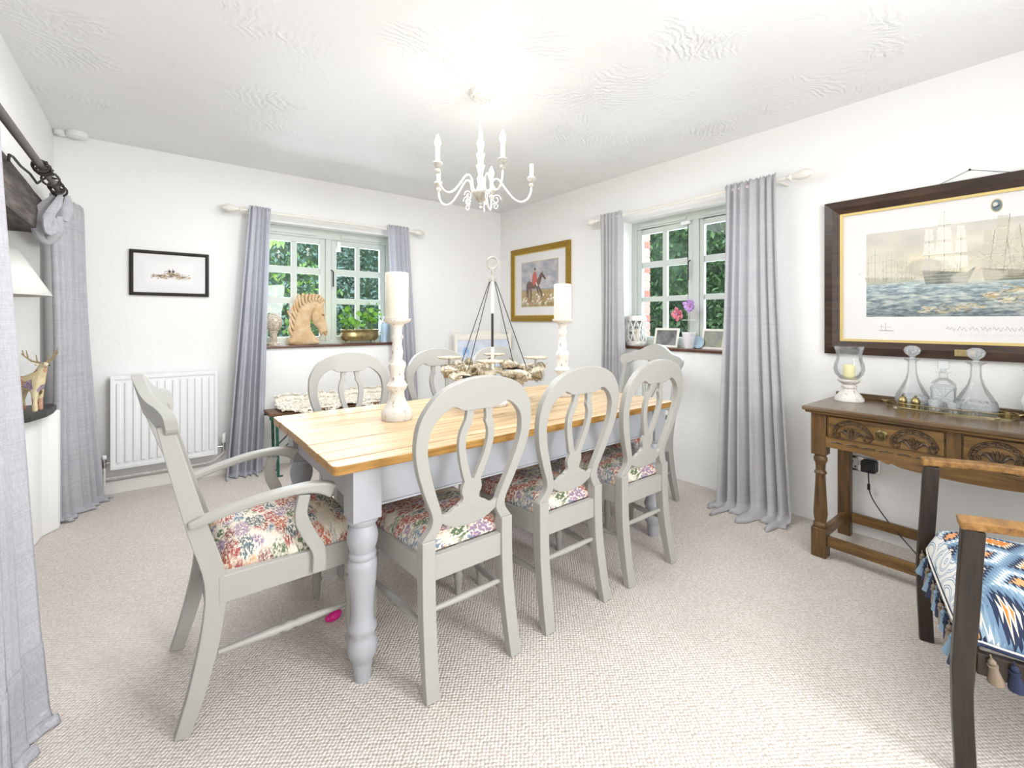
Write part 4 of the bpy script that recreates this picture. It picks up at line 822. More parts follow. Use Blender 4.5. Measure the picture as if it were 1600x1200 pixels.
# hunting picture
hy0, hz0, hw, hh = 4.185, 1.262, .965, .825
def PH(u, v, k): return (XR - .0005 - k, hy0 - u, hz0 + v)
hp = thing('hunting_picture', (0, 0, 0), 0, 'gilt framed hunting print of a red-coated rider on horseback with hounds', 'picture')
frame(hp, 'goldframe', PH, hw, hh, .062, .030); ring(hp, 'goldline', PH, .0625, .0625, hw - .0625, hh - .0625, .008, .004, .016, 'gilt_slip')
bx('mount', 'mount', hp, (XR - .0055, hy0 - hw + .07, hz0 + .07), (XR - .003, hy0 - .07, hz0 + hh - .07))
r = Raster(190, 160, C3('b9b6b6')); n1 = r.field(lambda x, y: fbm(x * 2, y * 3, 2.5, 31)); n2 = r.field(lambda x, y: fbm(x * 6, y * 9, 5, 37))
sky = C3('b3b1b6') + n1[..., None] * np.array([.35, .25, .2]) + np.clip(.75 - r.Y, 0, 1)[..., None] * .1; gr = C3('b09a63') + n2[..., None] * np.array([.45, .4, .3]) - np.clip(.15 - r.Y, 0, 1)[..., None] * .6
r.a = np.where((r.Y > .36)[..., None], sky, gr); k = np.clip(1 - abs(r.Y - .37) * 40, 0, 1)[..., None] * .6; r.a = r.a * (1 - k) + C3('8d8a86') * k
hc = C3('5f331c')
r.ell((.33, .47), .15, .085, hc); r.ell((.22, .48), .07, .10, hc); r.ell((.44, .50), .07, .09, hc); r.poly([(.43, .54), (.53, .72), (.60, .70), (.52, .47)], hc); r.poly([(.53, .72), (.59, .75), (.62, .70), (.69, .60), (.665, .575), (.60, .64), (.55, .66)], hc); r.line((.60, .73), (.605, .77), .010, hc)
for p in (((.20, .42), (.18, .24), (.20, .12)), ((.26, .42), (.28, .25), (.26, .13)), ((.43, .45), (.48, .30), (.43, .20)), ((.47, .46), (.56, .30), (.60, .17))): r.line(p[0], p[1], .034, hc); r.line(p[1], p[2], .022, C3('3c2416'))
r.line((.16, .50), (.15, .30), .022, C3('2e1c12'))
r.poly([(.30, .56), (.32, .72), (.37, .78), (.42, .76), (.44, .66), (.46, .60), (.42, .50), (.34, .46)], C3('c24a33')); r.ell((.385, .80), .018, .028, C3('d8a58a')); r.ell((.385, .835), .028, .034, C3('1e1c1e')); r.line((.42, .52), (.46, .44), .022, C3('efe7dc')); r.line((.46, .44), (.46, .38), .016, C3('1e1c1e'))
rr_ = random.Random(11)
for k in range(26):
    x, y = rr_.uniform(.04, .96), rr_.uniform(.06, .30); cc = C3('efe6d8') if k % 3 else C3('b9774a'); r.ell((x, y), .030, .024, cc); r.line((x - .02, y), (x - .022, y - .07), .008, cc); r.line((x + .018, y), (x + .022, y - .07), .008, cc); r.ell((x + .03, y + .03), .013, .02, cc if k % 2 else C3('a5633c'))
r.mesh('print', hp, lambda u, v: PH(.185 + u * (hw - .37), .165 + v * (hh - .33), .007)); ring(hp, 'goldline', PH, .180, .160, hw - .180, hh - .160, .005, .0055, .0075, 'mount_line')
bx('glazing', 'picglass', hp, (XR - .0135, hy0 - hw + .071, hz0 + .071), (XR - .0115, hy0 - .071, hz0 + hh - .071))
# small sketch on the back wall
kx0, kz0, kw, kh = -.162, 1.462, .495, .343
def PK(u, v, k): return (kx0 + u, YB - .0005 - k, kz0 + v)
sk_ = thing('sketch_picture', (0, 0, 0), 0, 'small black framed brown ink sketch above the radiator', 'picture')
frame(sk_, 'black', PK, kw, kh, .024, .022); r = Raster(230, 150, C3('ebe9e7')); r.ell((.5, .5), 9, 9, C3('ebe9e7'))
r.poly([(.17, .2), (.83, .2), (.83, .8), (.17, .8)], C3('efedeb')); rr_ = random.Random(2)
for k in range(420):
    u = max(.25, min(.76, rr_.gauss(.5, .13))); v = .42 + rr_.gauss(0, .03) * (1.2 - abs(u - .5) * 2) + (.05 if .44 < u < .6 else 0) * rr_.random() * 2.2; L_ = rr_.uniform(.008, .035)
    r.line((u, v), (u + L_ * rr_.choice((-1, 1)), v + rr_.uniform(-.015, .018)), rr_.uniform(.004, .009), C3(rr_.choice(('3d2f26', '6b4d33', 'd8bf95', '5b4432', 'cbb08a', 'e6d9c4', '9a7a58'))), .7)
for u in (.485, .535): r.ell((u, .56), .02, .04, C3('4a3a2f'), .9); r.line((u, .58), (u - .01, .63), .006, C3('3d2f26'), .9)
r.mesh('print', sk_, lambda u, v: PK(.0245 + u * (kw - .049), .0245 + v * (kh - .049), .006)); bx('glazing', 'picglass', sk_, (kx0 + .0245, YB - .0105, kz0 + .0245), (kx0 + kw - .0245, YB - .0085, kz0 + kh - .0245))
# ---------------------------------------------------------------- oak side table
st = thing('oak_side_table', (0, 0, 0), 0, 'carved dark oak side table with two drawers standing against the right wall', 'side table')
SX0, SX1, SY0, SY1, SZ = 2.755, 3.285, -.22, .962, .81
bx('top', 'oaktop', st, (SX0, SY0, SZ - .022), (SX1, SY1, SZ), .006)
bx('top_moulding', 'oak', st, (SX0 + .012, SY0 + .012, SZ - .034), (SX1 - .01, SY1 - .012, SZ - .022), .004); bx('upstand', 'oaktop', st, (SX1 - .022, SY0 + .01, SZ), (SX1, SY1 - .01, SZ + .03), .004)
for lo, hi in (((2.805, -.13, .605), (2.82, .86, .776)), ((3.235, -.14, .605), (3.25, .88, .776))): bx('frame_rail', 'oak', st, lo, hi, .002)
for y in (.905, -.165): bx('end_panel', 'oak', st, (2.82, y - .012, .60), (3.235, y + .012, .776), .002)
ex = [(0, .034), (.01, .036), (.125, .036)]
lt = [(.155, .030), (.165, .034), (.178, .033), (.184, .026), (.20, .030), (.23, .033), (.32, .028), (.40, .024), (.44, .023), (.446, .029), (.455, .029), (.46, .022), (.50, .024), (.515, .032), (.53, .032), (.54, .027), (.55, .027)]
for y in (.895, -.155):
    MB().lathe(lt, 24, (2.828, y, 0)).box((2.793, y - .035, .0), (2.863, y + .035, .157)).box((2.793, y - .035, .55), (2.863, y + .035, .776)).build('leg', 'oakv', st, smooth=True, bevel=.004)
    bx('leg', 'oakv', st, (3.205, y - .032, 0), (3.25, y + .032, .776), .004)
    bx('stretcher', 'oak', st, (2.863, y - .014, .085), (3.205, y + .014, .135), .003)
bx('stretcher', 'oak', st, (2.808, -.12, .065), (2.836, .86, .118), .003); bx('stretcher', 'oak', st, (3.212, -.12, .085), (3.235, .86, .14), .003)
bx('centre_stile', 'oakv', st, (2.797, .345, .60), (2.805, .395, .776), .002)
def relief(y0, y1, z0, z1, parent):
    """lunette carving: arch, leaves and scrolls in relief, facing -X"""
    b = MB(); yc, w_, h_ = (y0 + y1) / 2, (y0 - y1) / 2, z1 - z0
    def Q(a, c_): return (2.788, yc - a * w_, z0 + c_ * h_)
    b.tube([Q(math.cos(PI * k / 16) * .95, .18 + .78 * math.sin(PI * k / 16)) for k in range(17)], .0055, 6)
    b.tube([Q(math.cos(PI * k / 16) * .78, .18 + .62 * math.sin(PI * k / 16)) for k in range(17)], .003, 5)
    for s in (-1, 1):
        b.tube([Q(s * (.72 + .20 * (1 - t / 16) * math.cos(t * .5)), .18 + .22 * (1 - t / 16) * math.sin(-t * .5)) for t in range(14)], .005, 6)
        for k, (x, y, r_) in enumerate(((.18, .35, .11), (.34, .3, .12), (.50, .28, .11))): b.tube([Q(s * (.03 + .03 * k), .05), Q(s * x * .7, .35 + .1 * k % .2), Q(s * x, .52 - .06 * k), Q(s * (x + .07), .40 - .05 * k), Q(s * (x + .03), .30)], [.003, .006, .006, .005, .003], 6)
    b.tube([Q(0, .02), Q(0, .35), Q(0, .6)], [.004, .008, .003], 6)
    for k in range(9): a = PI * (k + .5) / 9; b.blob(Q(math.cos(a) * .87, .18 + .70 * math.sin(a)), .006, n=6, m=4)
    b.build('carved_lunette', 'carve', parent, smooth=True)
for y0, y1 in ((.852, .397), (.343, -.112)):
    d_ = MB().box((2.79, y1 + .004, .655), (2.805, y0 - .004, .765)).build('drawer_front', 'oak', st, bevel=.003)
    L = (y0 - y1); relief(y0 - .02, y0 - .02 - L * .385, .662, .757, d_); relief(y1 + .02 + L * .385, y1 + .02, .662, .757, d_); ym = (y0 + y1) / 2
    MB().lathe([(0, .024), (.003, .022), (.005, .01), (.014, .008)], 16, mat=Matrix.Translation((2.79, ym, .712)) @ Matrix.Rotation(-PI / 2, 4, 'Y')).build('handle_plate', 'antbrass', d_, smooth=True)
    MB().tube([(2.778, ym + .017 * math.sin(a), .700 + .017 * math.cos(a)) for a in [2 * PI * k / 18 for k in range(18)]], .0035, 7, True).build('ring_handle', 'antbrass', d_, smooth=True)
# shaped apron
ap = cr([(.86, .600), (.78, .600), (.70, .596), (.64, .585), (.60, .572), (.585, .578), (.55, .566), (.45, .558), (.34, .556), (.22, .560), (.14, .568), (.11, .580), (.07, .572), (.02, .590), (-.05, .598), (-.12, .600)], 3)
b = MB()
for y, zz in ap: b.v += [(2.792, y, zz), (2.792, y, .655), (2.806, y, .655), (2.806, y, zz)]
for i in range(len(ap) - 1):
    for k in range(4): b.f.append((i * 4 + k, i * 4 + (k + 1) % 4, i * 4 + 4 + (k + 1) % 4, i * 4 + 4 + k))
b.build('shaped_apron', 'oak', st)
for k in range(14): MB().tube([(2.7915, .835 - k * .068, .630), (2.7905, .81 - k * .068, .634), (2.7915, .785 - k * .068, .630)], .004, 5).build('carved_notch', 'carve', st)
# things on the side table
def onT(name, x, y, dz=0, label=None, cat=None, group=None): return thing(name, (x, y, SZ + .0008 + dz), 0, label, cat, group)
hl = onT('hurricane_lamp', 3.13, .848, 0, 'white footed glass hurricane lamp at the left end of the oak side table', 'candle lantern')
MB().lathe([(0, .070), (.012, .071), (.03, .060), (.05, .044), (.06, .036), (.07, .030), (.075, .037), (.085, .038), (.092, .030), (.105, .046), (.112, .055), (.12, .056), (.124, .045)], 32).build('foot', 'distress', hl, smooth=True)
MB().lathe([(.1245, .034), (.13, .046), (.15, .064), (.18, .073), (.21, .070), (.235, .061), (.26, .058), (.285, .064), (.31, .072)], 36, close=False).build('glass_shade', 'glass', hl, smooth=True, solid=.002)
cn = MB().lathe([(0, .030), (.07, .030), (.078, .027), (.072, .01)], 20).build('small_candle', 'candley', smooth=True); cn.location = (3.13, .848, SZ + .128); tag(cn, 'short yellow candle inside the hurricane lamp', 'candle')
tr = onT('oval_tray', 3.12, .435, 0, 'oval mirrored tray with a pierced brass gallery holding decanters', 'tray'); TA, TB = .085, .235
def ov(a, k=1.0): return (TA * k * math.cos(a), TB * k * math.sin(a))
pts = [ov(2 * PI * k / 48) for k in range(48)]; prism(pts, 0, .006).build('mirror_base', plain('tray_mirror', 'b9b39a', .08, .9), tr)
for z_ in (.006, .028): MB().tube([(*ov(2 * PI * k / 48, 1.02), z_) for k in range(48)], .0022, 6, True).build('gallery_rail', 'brass', tr, smooth=True)
b = MB()
for k in range(96): x, y = ov(2 * PI * k / 96, 1.02); b.tube([(x, y, .006), (x, y, .028)], .0010, 4)
b.build('gallery_fretwork', 'brass', tr)
for s in (-1, 1): MB().tube([(.02 * math.cos(a), s * (TB * 1.02 + .02 * abs(math.sin(a))), .024 + .004 * math.sin(a)) for a in [PI * k / 10 for k in range(11)]], .003, 6).build('tray_handle', 'brass', tr, smooth=True)
def round_dec(x, y, s, lab):
    d = onT('decanter', x, y, .0068, lab, 'decanter', 'glass decanters on the tray')
    MB().lathe([(0, .058 * s), (.004, .066 * s), (.03, .074 * s), (.06, .068 * s), (.10, .048 * s), (.14, .028 * s), (.18, .018 * s), (.225, .0165 * s), (.24, .018 * s), (.248, .033 * s), (.252, .034 * s)], 36, close=False).build('bottle', 'glass', d, smooth=True, solid=.0025)
    MB().lathe([(.002, .060 * s), (.03, .0755 * s), (.062, .0690 * s)], 24, close=False).build('cut_band', 'crystal', d)
    MB().lathe([(.245, .012), (.258, .014), (.263, .010), (.268, .016), (.28, .030), (.295, .036), (.31, .030), (.32, .015)], 10).build('stopper', 'crystal', d)
round_dec(3.14, .574, .95, 'round bellied glass decanter with faceted ball stopper at the left of the tray'); round_dec(3.115, .335, 1.05, 'round bellied glass decanter with large faceted stopper at the right of the tray')
d = onT('decanter', 3.15, .455, .0068, 'square cut crystal decanter with a square stopper between the two round ones', 'decanter', 'glass decanters on the tray')
MB().box((-.043, -.043, 0), (.043, .043, .125)).build('bottle', 'crystal', d, bevel=.008)
cutb = MB()
for a in range(4):
    Rm = Matrix.Rotation(a * PI / 2, 3, 'Z')
    for p, q in (((-.036, .015), (.036, .11)), ((.036, .015), (-.036, .11)), ((-.036, .0625), (.036, .0625)), ((0, .012), (0, .115)), ((-.036, .015), (.036, .015)), ((-.036, .112), (.036, .112)), ((-.036, .05), (-.01, .015)), ((.036, .05), (.01, .015))): cutb.tube([Rm @ Vector((p[0], -.0435, p[1])), Rm @ Vector((q[0], -.0435, q[1]))], .0018, 4)
cutb.build('cut_pattern', 'cutline', d)
MB().lathe([(.125, .05), (.14, .042), (.155, .026), (.16, .018), (.185, .017), (.188, .03), (.193, .03)], 24, close=False).build('neck', 'glass', d, smooth=True)
MB().box((-.009, -.022, .205), (.009, .022, .248)).build('stopper', 'crystal', d, bevel=.004); MB().lathe([(.19, .012), (.206, .010)], 12).build('stopper_stem', 'crystal', d)
for x, y, w_ in ((3.075, .60, 'leftmost'), (3.072, .548, 'right hand')):
    bl = onT('brass_bell_cap', x, y, .0068, '%s of the two small domed brass caps at the front left of the tray' % w_, 'brass cap', 'small brass caps on the tray')
    MB().lathe([(0, .018), (.03, .018), (.036, .020), (.040, .018), (.052, .014), (.058, .006)], 18).build('cap', 'brass', bl, smooth=True); MB().lathe([(.058, .003), (.064, .005), (.068, .002)], 10).build('knob', 'brass', bl, smooth=True)
bl = onT('brass_cup', 3.105, .235, .0068, 'small plain brass measure at the right end of the tray', 'brass cup'); MB().lathe([(0, .018), (.03, .018), (.031, .016), (.005, .015)], 18).build('cup', 'brass', bl, smooth=True)
for x, y, w_ in ((3.075, .475, 'left'), (3.062, .405, 'right')):
    gl = MB().lathe([(0, .018), (.004, .022), (.05, .030), (.052, .028), (.008, .018)], 14).build('cut_glass_tumbler', 'crystal'); gl.location = (x, y, SZ + .0076); tag(gl, '%s small cut glass tumbler at the front of the tray' % w_, 'glass', 'cut glass tumblers')
jg = onT('china_jug', 3.16, .115, 0, 'white china jug of pale heather at the right edge of the side table', 'jug')
MB().lathe([(0, .05), (.01, .052), (.05, .075), (.09, .08), (.13, .065), (.16, .058), (.18, .068), (.183, .064), (.15, .054)], 32).build('jug_body', 'ceramic', jg, smooth=True)
MB().tube([(0, -.065, .16), (0, -.11, .15), (0, -.115, .10), (0, -.078, .06)], .008, 8).build('handle', 'ceramic', jg, smooth=True)
for k in range(5): MB().blob((-.068 + .006 * k, .035 - .02 * k, .07 + .02 * (k % 3)), (.004, .010, .008)).build('painted_flower', 'petallil' if k % 2 else 'bluecer', jg)
b = MB(); rnd = random.Random(8)
for k in range(26):
    a = rnd.uniform(0, 2 * PI); rr_2 = rnd.uniform(.005, .05); tp = Vector((rr_2 * 1.5 * math.cos(a), rr_2 * 1.5 * math.sin(a), .17 + rnd.uniform(.05, .13))); bs = Vector((rr_2 * .5 * math.cos(a), rr_2 * .5 * math.sin(a), .15)); b.tube([bs, tp], .001, 4)
    for j in range(10): p = bs.lerp(tp, .3 + .07 * j); b.blob(p + Vector((rnd.uniform(-.006, .006), rnd.uniform(-.006, .006), 0)), (.004, .004, .006), n=5, m=3)
b.build('heather', 'heather', jg)['kind'] = 'stuff'
# socket, plug and cable
so = thing('wall_socket', (XR, 0, 0), 0, 'double chrome wall socket under the oak side table', 'socket')
bx('face_plate', 'steel', so, (-.008, .74, .375), (-.0005, .925, .465), .003); bx('socket_insert', 'whiteplastic', so, (-.0095, .845, .388), (-.008, .90, .45), .001)
for y, z_ in ((.858, .40), (.888, .40), (.873, .43)): bx('socket_slot', 'blackplastic', so, (-.0100, y - .004, z_ - .006), (-.0095, y + .004, z_ + .006))
for y in (.835, .91): bx('switch', 'whiteplastic', so, (-.0115, y - .006, .415), (-.0095, y + .006, .44))
pl = thing('plug_and_cable', (0, 0, 0), 0, 'black mains plug with a thin black cable trailing from the wall socket', 'plug'); bx('plug', 'blackplastic', pl, (XR - .048, .755, .385), (XR - .0115, .825, .452), .008)
MB().tube(cr([(XR - .03, .79, .388), (XR - .03, .788, .33), (XR - .033, .775, .25), (XR - .06, .70, .15), (3.19, .60, .06), (3.10, .50, .005), (2.95, .42, .005), (2.7, .36, .005), (2.62, .1, .005)], 6), .0032, 7).build('cable', 'blackplastic', pl, smooth=True); bx('cable_switch', 'blackplastic', pl, (XR - .038, .781, .285), (XR - .026, .794, .32), .002)
# ---------------------------------------------------------------- wooden armchair
wa = thing('wooden_armchair', (2.092, .292, 0), R(16.3), 'dark wooden armchair with a blue and orange patterned tasselled seat in the right foreground', 'armchair')
# local: +y faces table, front legs at y=0, seat runs to -y
for s in (-1, 1):
    # front leg up to arm
    MB().sweep(cr([(s * .333, .012, 0), (s * .333, .020, .25), (s * .333, .008, .50), (s * .333, -.002, .695)], 5), [.034] * 16, [.044] * 6 + [.048] * 10, (1, 0, 0)).build('leg', 'armwood', wa, bevel=.004)
    MB().sweep(cr([(s * .30, -.60, 0), (s * .30, -.56, .3), (s * .30, -.58, .6), (s * .30, -.68, 1.0)], 4), .034, .045, (1, 0, 0)).build('leg', 'armwood', wa, bevel=.003)
    MB().sweep(cr([(s * .335, .028, .708), (s * .335, -.01, .712), (s * .332, -.2, .722), (s * .318, -.42, .715), (s * .305, -.60, .70)], 4), [.056] * 8 + [.045] * 9, .026, (1, 0, 0)).build('arm', 'armtop', wa, bevel=.006)
    MB().sweep([(s * .318, -.01, .325), (s * .30, -.57, .325)], .022, .06, (1, 0, 0)).build('seat_rail', 'armwood', wa, bevel=.003)
bx('seat_rail', 'armwood', wa, (-.312, -.022, .295), (.312, .0, .355), .003); bx('seat_rail', 'armwood', wa, (-.28, -.58, .295), (.28, -.556, .355), .003)
MB().sweep(cr([(-.285, -.665, .97), (-.15, -.70, .99), (0, -.71, .995), (.15, -.70, .99), (.285, -.665, .97)], 3), .022, .09, (0, 1, 0)).build('crest_rail', 'armwood', wa, bevel=.004)
MB().sweep([(0, -.575, .42), (0, -.59, .6), (0, -.70, .96)], .12, .014, (1, 0, 0)).build('back_splat', 'armwood', wa, bevel=.003)
cs = thing('seat_cushion', (2.092, .292, .3585), R(16.3), 'thick blue and orange patterned cushion with tassels on the wooden armchair', 'cushion')
m = cushion(.66, .605, .56, .0, .142, y0=-.545, n=18)
o = m.build('cushion_cover', 'ikat', cs, smooth=True)
# front face panel with paler scroll pattern
me = o.data; me.materials.append(M['scroll'])
for p in me.polygons:
    if p.normal.y > .6: p.material_index = 1
loop = cr([(-.332, -.54, .012), (-.324, -.27, .012), (-.318, -.10, .012), (-.308, -.03, .012), (-.295, .012, .012), (0, .018, .010), (.293, .012, .012), (.306, -.03, .012), (.318, -.10, .012), (.324, -.27, .012), (.332, -.54, .012)], 6)
MB().tube(loop, .006, 8).build('braid', 'navy', cs, smooth=True); MB().tube([(p[0], p[1] + .004, p[2] + .006) for p in loop], .003, 6).build('braid', 'bead', cs, smooth=True)
def tassel(): 
    b = MB().lathe([(0, .012), (-.0, .012), (-.01, .010), (-.035, .016), (-.05, .019), (-.052, .004)][::-1], 10); b.blob((0, 0, .008), .009, n=8, m=5); b.tube([(0, 0, .01), (0, 0, .03)], .002, 5); return b
tm = {}
pts = [Vector((x, .026, -.022)) for x in np.linspace(-.30, .30, 15)] + [Vector((.335, y, -.022)) for y in np.linspace(-.05, -.5, 11)] + [Vector((-.335, y, -.022)) for y in np.linspace(-.04, -.5, 12)]
for i, p in enumerate(pts):
    k = ('navy', 'slateblue', 'taupe')[i % 3]
    if k not in tm: o = tassel().build('tassel', k, cs, smooth=True); tm[k] = o
    else: o = tm[k].copy(); C.objects.link(o)
    o.location = p; o.rotation_euler = (random.uniform(-.2, .2), random.uniform(-.2, .2), 0)
# ---------------------------------------------------------------- bench with sheepskin
bn = thing('folding_bench', (0, 0, 0), 0, 'narrow brown plank bench on green folding metal legs under the back window', 'bench')
BX0, BX1, BY0, BY1, BZ = .705, 1.86, 4.03, 4.27, .525
bx('seat_plank', 'plank', bn, (BX0, BY0, BZ - .025), (BX1, BY1, BZ), .006); bx('edge_frame', 'greenmetal', bn, (BX0 + .004, BY0 - .006, BZ - .050), (BX1 - .004, BY0 + .02, BZ - .0255), .003); bx('edge_frame', 'greenmetal', bn, (BX0 + .004, BY1 - .02, BZ - .050), (BX1 - .004, BY1 + .004, BZ - .0255), .003)
for x, s in ((BX0 + .07, 1), (BX1 - .07, -1)):
    for y in (BY0 + .03, BY1 - .03):
        MB().sweep([(x - .01 * s, y, BZ - .05), (x, y, .012)], .022, .006, (1, 0, 0)).build('leg', 'greenmetal', bn); bx('foot', 'greenmetal', bn, (x - .035, y - .010, 0), (x + .035, y + .010, .010), .002)
        MB().sweep([(x + .01 * s, y, .20), (x + .30 * s, y, BZ - .055)], .018, .006, (0, 1, 0)).build('brace', 'greenmetal', bn)
shp = MB(); rnd = random.Random(3); nx, ny = 60, 16; X0, X1 = .80, 1.78
def sk_h(x, y): return BZ + .014 + .018 * (.5 + noise.noise(Vector((x * 14, y * 14, 1)))) + .010 * noise.noise(Vector((x * 45, y * 45, 2)))
for j in range(ny + 1):
    for i in range(nx + 1):
        u, v_ = i / nx, j / ny; x = X0 + (X1 - X0) * u; edge = .02 * noise.noise(Vector((x * 6, j, 0))); y = BY0 - .02 + (BY1 - BY0 + .06) * v_ + (edge if j in (0, ny) else 0); zz = sk_h(x, y)
        wv = .035 * (1 + math.sin(x * 13)) * max(0, 1 - v_ * 3); y += -.01 * (v_ < .2)
        if v_ < .14: zz -= wv; 
        if v_ > .9: y += .01; zz += .07 * (v_ - .9) * 10
        shp.v.append((x, y, zz))
for j in range(ny):
    for i in range(nx): shp.f.append((j * (nx + 1) + i, j * (nx + 1) + i + 1, (j + 1) * (nx + 1) + i + 1, (j + 1) * (nx + 1) + i))
sk = shp.build('sheepskin', 'wool', smooth=True, solid=-.006); tag(sk, 'cream sheepskin draped over the bench under the back window', 'sheepskin')
tf = MB()
for k in range(2600):
    vtx = Vector(shp.v[rnd.randrange(len(shp.v))]) + Vector((rnd.uniform(-.01, .01), rnd.uniform(-.008, .008), 0)); d_ = Vector((rnd.uniform(-.6, .6), rnd.uniform(-.9, .3), rnd.uniform(.3, 1))).normalized() * rnd.uniform(.012, .022); tf.tube([vtx, vtx + d_ * .6, vtx + d_ + Vector((rnd.uniform(-.005, .005), 0, -.004))], [.008, .007, .003], 4)
o = tf.build('wool_tufts', 'wool', sk, smooth=True); o['kind'] = 'stuff'
# ---------------------------------------------------------------- white framed blue flower panel in the corner
fp = thing('flower_panel_screen', (2.90, 4.20, 0), R(-10), 'white framed panel with a blue flower print standing in the corner behind the table', 'panel')
for x in (-.34, .32): MB().box((x - .018, -.015, 0), (x + .018, .015, 1.13)).build('post', 'cream', fp, bevel=.004); MB().lathe([(1.13, .012), (1.14, .017), (1.155, .012), (1.16, .004)], 14, (x, 0, 0)).build('finial', 'cream', fp, smooth=True)
bx('top_rail', 'cream', fp, (-.322, -.013, 1.055), (.302, .013, 1.11), .004); bx('bottom_rail', 'cream', fp, (-.322, -.013, .60), (.302, .013, .64), .004)
MB().strip(cr([(-.3, 1.11), (-.15, 1.13), (0, 1.16), (.15, 1.13), (.28, 1.11)], 4), cr([(-.3, 1.105), (-.15, 1.105), (0, 1.105), (.15, 1.105), (.28, 1.105)], 4), .015, lambda z: 0).build('carved_crest', 'cream', fp)
r = Raster(90, 60, C3('d3dbe8')); r.a += (r.field(lambda x, y: fbm(x * 2, y * 2, 3, 50)) * .12)[..., None]
for u, v in ((.16, .78), (.62, .80)):
    for k in range(9): a = -1 + k * .25; r.ell((u + .05 * math.sin(a * 1.5), v - .08 + .05 * math.cos(a * 3)), .018, .085, C3('6f9fd8') if k % 2 else C3('a9c6ea'), .8)
    r.line((u, v - .1), (u + .05, .1), .008, C3('8c9bb0'))
r.ell((.45, .75), .06, .2, C3('dfe6ef'), .6); r.mesh('print', fp, lambda u, v: (-.322 + u * .624, -.006, .64 + v * .415)); bx('backing', 'mount', fp, (-.322, -.004, .64), (.302, .004, 1.055))
# ---------------------------------------------------------------- window sill objects (back window)
SZL = 1.0485
def inflate(name, poly, s, T, mat, parent, nx=70, P=None, rim=.25):
    """rounded relief of an outline: both sides bulge from the edge"""
    xs = [p[0] for p in poly]; zs_ = [p[1] for p in poly]; x0, x1, z0, z1 = min(xs), max(xs), min(zs_), max(zs_); h = (x1 - x0) / nx; nz = int((z1 - z0) / h) + 1
    gx = x0 + (np.arange(nx) + .5) * h; gz = z0 + (np.arange(nz) + .5) * h; GX, GZ = np.meshgrid(gx, gz); ins = np.zeros(GX.shape, bool); n = len(poly); dist = np.full(GX.shape, 9e9)
    for i in range(n):
        ax, az = poly[i]; bx_, bz = poly[(i + 1) % n]
        if az != bz: ins ^= ((GZ > az) != (GZ > bz)) & (GX < (bx_ - ax) * (GZ - az) / (bz - az) + ax)
        dx, dz = bx_ - ax, bz - az; L = dx * dx + dz * dz + 1e-12; t = np.clip(((GX - ax) * dx + (GZ - az) * dz) / L, 0, 1); dist = np.minimum(dist, np.hypot(GX - ax - t * dx, GZ - az - t * dz))
    b = MB(); idx = {}
    def vid(i, j, sd):
        k = (i, j, sd)
        if k not in idx:
            c = [dist[jj, ii] for ii in (i - 1, i) for jj in (j - 1, j) if 0 <= ii < nx and 0 <= jj < nz and ins[jj, ii]]; e = min(1, (min(c) if len(c) == 4 else 0) / (rim * s)); y = T * math.sqrt(1 - (1 - e) ** 2) * .9 + T * .12
            idx[k] = len(b.v); b.v.append(((x0 + i * h) * s / s, sd * y, z0 + j * h))
        return idx[k]
    for j in range(nz):
        for i in range(nx):
            if not ins[j, i]: continue
            for sd in (-1, 1): b.f.append((vid(i, j, sd), vid(i + 1, j, sd), vid(i + 1, j + 1, sd), vid(i, j + 1, sd)))
            for (a, c_) in (((i, j), (i + 1, j)), ((i + 1, j), (i + 1, j + 1)), ((i + 1, j + 1), (i, j + 1)), ((i, j + 1), (i, j))):
                di, dj = {0: (0, -1)}.get(0), None
            for di, dj, A_, B_ in ((0, -1, (i, j), (i + 1, j)), (1, 0, (i + 1, j), (i + 1, j + 1)), (0, 1, (i + 1, j + 1), (i, j + 1)), (-1, 0, (i, j + 1), (i, j))):
                ii, jj = i + di, j + dj
                if not (0 <= ii < nx and 0 <= jj < nz and ins[jj, ii]): b.f.append((vid(*A_, -1), vid(*B_, -1), vid(*B_, 1), vid(*A_, 1)))
    o = b.build(name, mat, parent, smooth=True); md = o.modifiers.new('smooth', 'SMOOTH'); md.factor = .6; md.iterations = 6; return o
hs = thing('horse_head_sculpture', (1.085, 4.455, SZL), R(-6), 'sandy carved horse head sculpture on the back window sill', 'sculpture')
def hp_(x, y): return ((x - 370) / 6.667 * .00478, (1178 - y) / 6.667 * .00595)
neck = [(172, 1178), (185, 1060), (205, 950), (222, 870), (255, 790), (310, 730), (390, 695), (470, 688), (545, 705), (560, 770), (470, 850), (424, 930), (425, 1010), (460, 1070), (500, 1120), (512, 1178)]
head = [(520, 745), (548, 725), (592, 733), (574, 772), (576, 830), (592, 900), (611, 980), (624, 1040), (606, 1092), (584, 1084), (566, 1058), (548, 1088), (520, 1066), (504, 1015), (472, 985), (440, 950), (424, 890), (440, 820), (478, 768)]
inflate('neck', cr([hp_(*p) for p in neck], 3, True), 1, .036, 'terracotta', hs, 60, rim=.06)
o = inflate('head', cr([hp_(*p) for p in head], 3, True), 1, .030, 'terracotta', hs, 52, rim=.045); o.location = (0, -.024, 0)
locks = [((190, 1060), (172, 1010), (186, 960)), ((200, 990), (180, 940), (190, 900)), ((212, 930), (182, 880), (150, 830)), ((228, 880), (200, 830), (205, 780)), ((240, 840), (225, 780), (240, 720)), ((262, 800), (250, 740), (262, 690)), ((290, 765), (280, 700), (270, 655)), ((325, 740), (318, 690), (330, 648)), ((360, 722), (365, 680), (385, 655)), ((400, 712), (410, 675), (425, 652)), ((440, 706), (450, 670), (470, 655)), ((475, 706), (490, 672), (512, 660)), ((510, 712), (530, 690), (540, 668)), ((540, 730), (556, 712), (556, 690))]
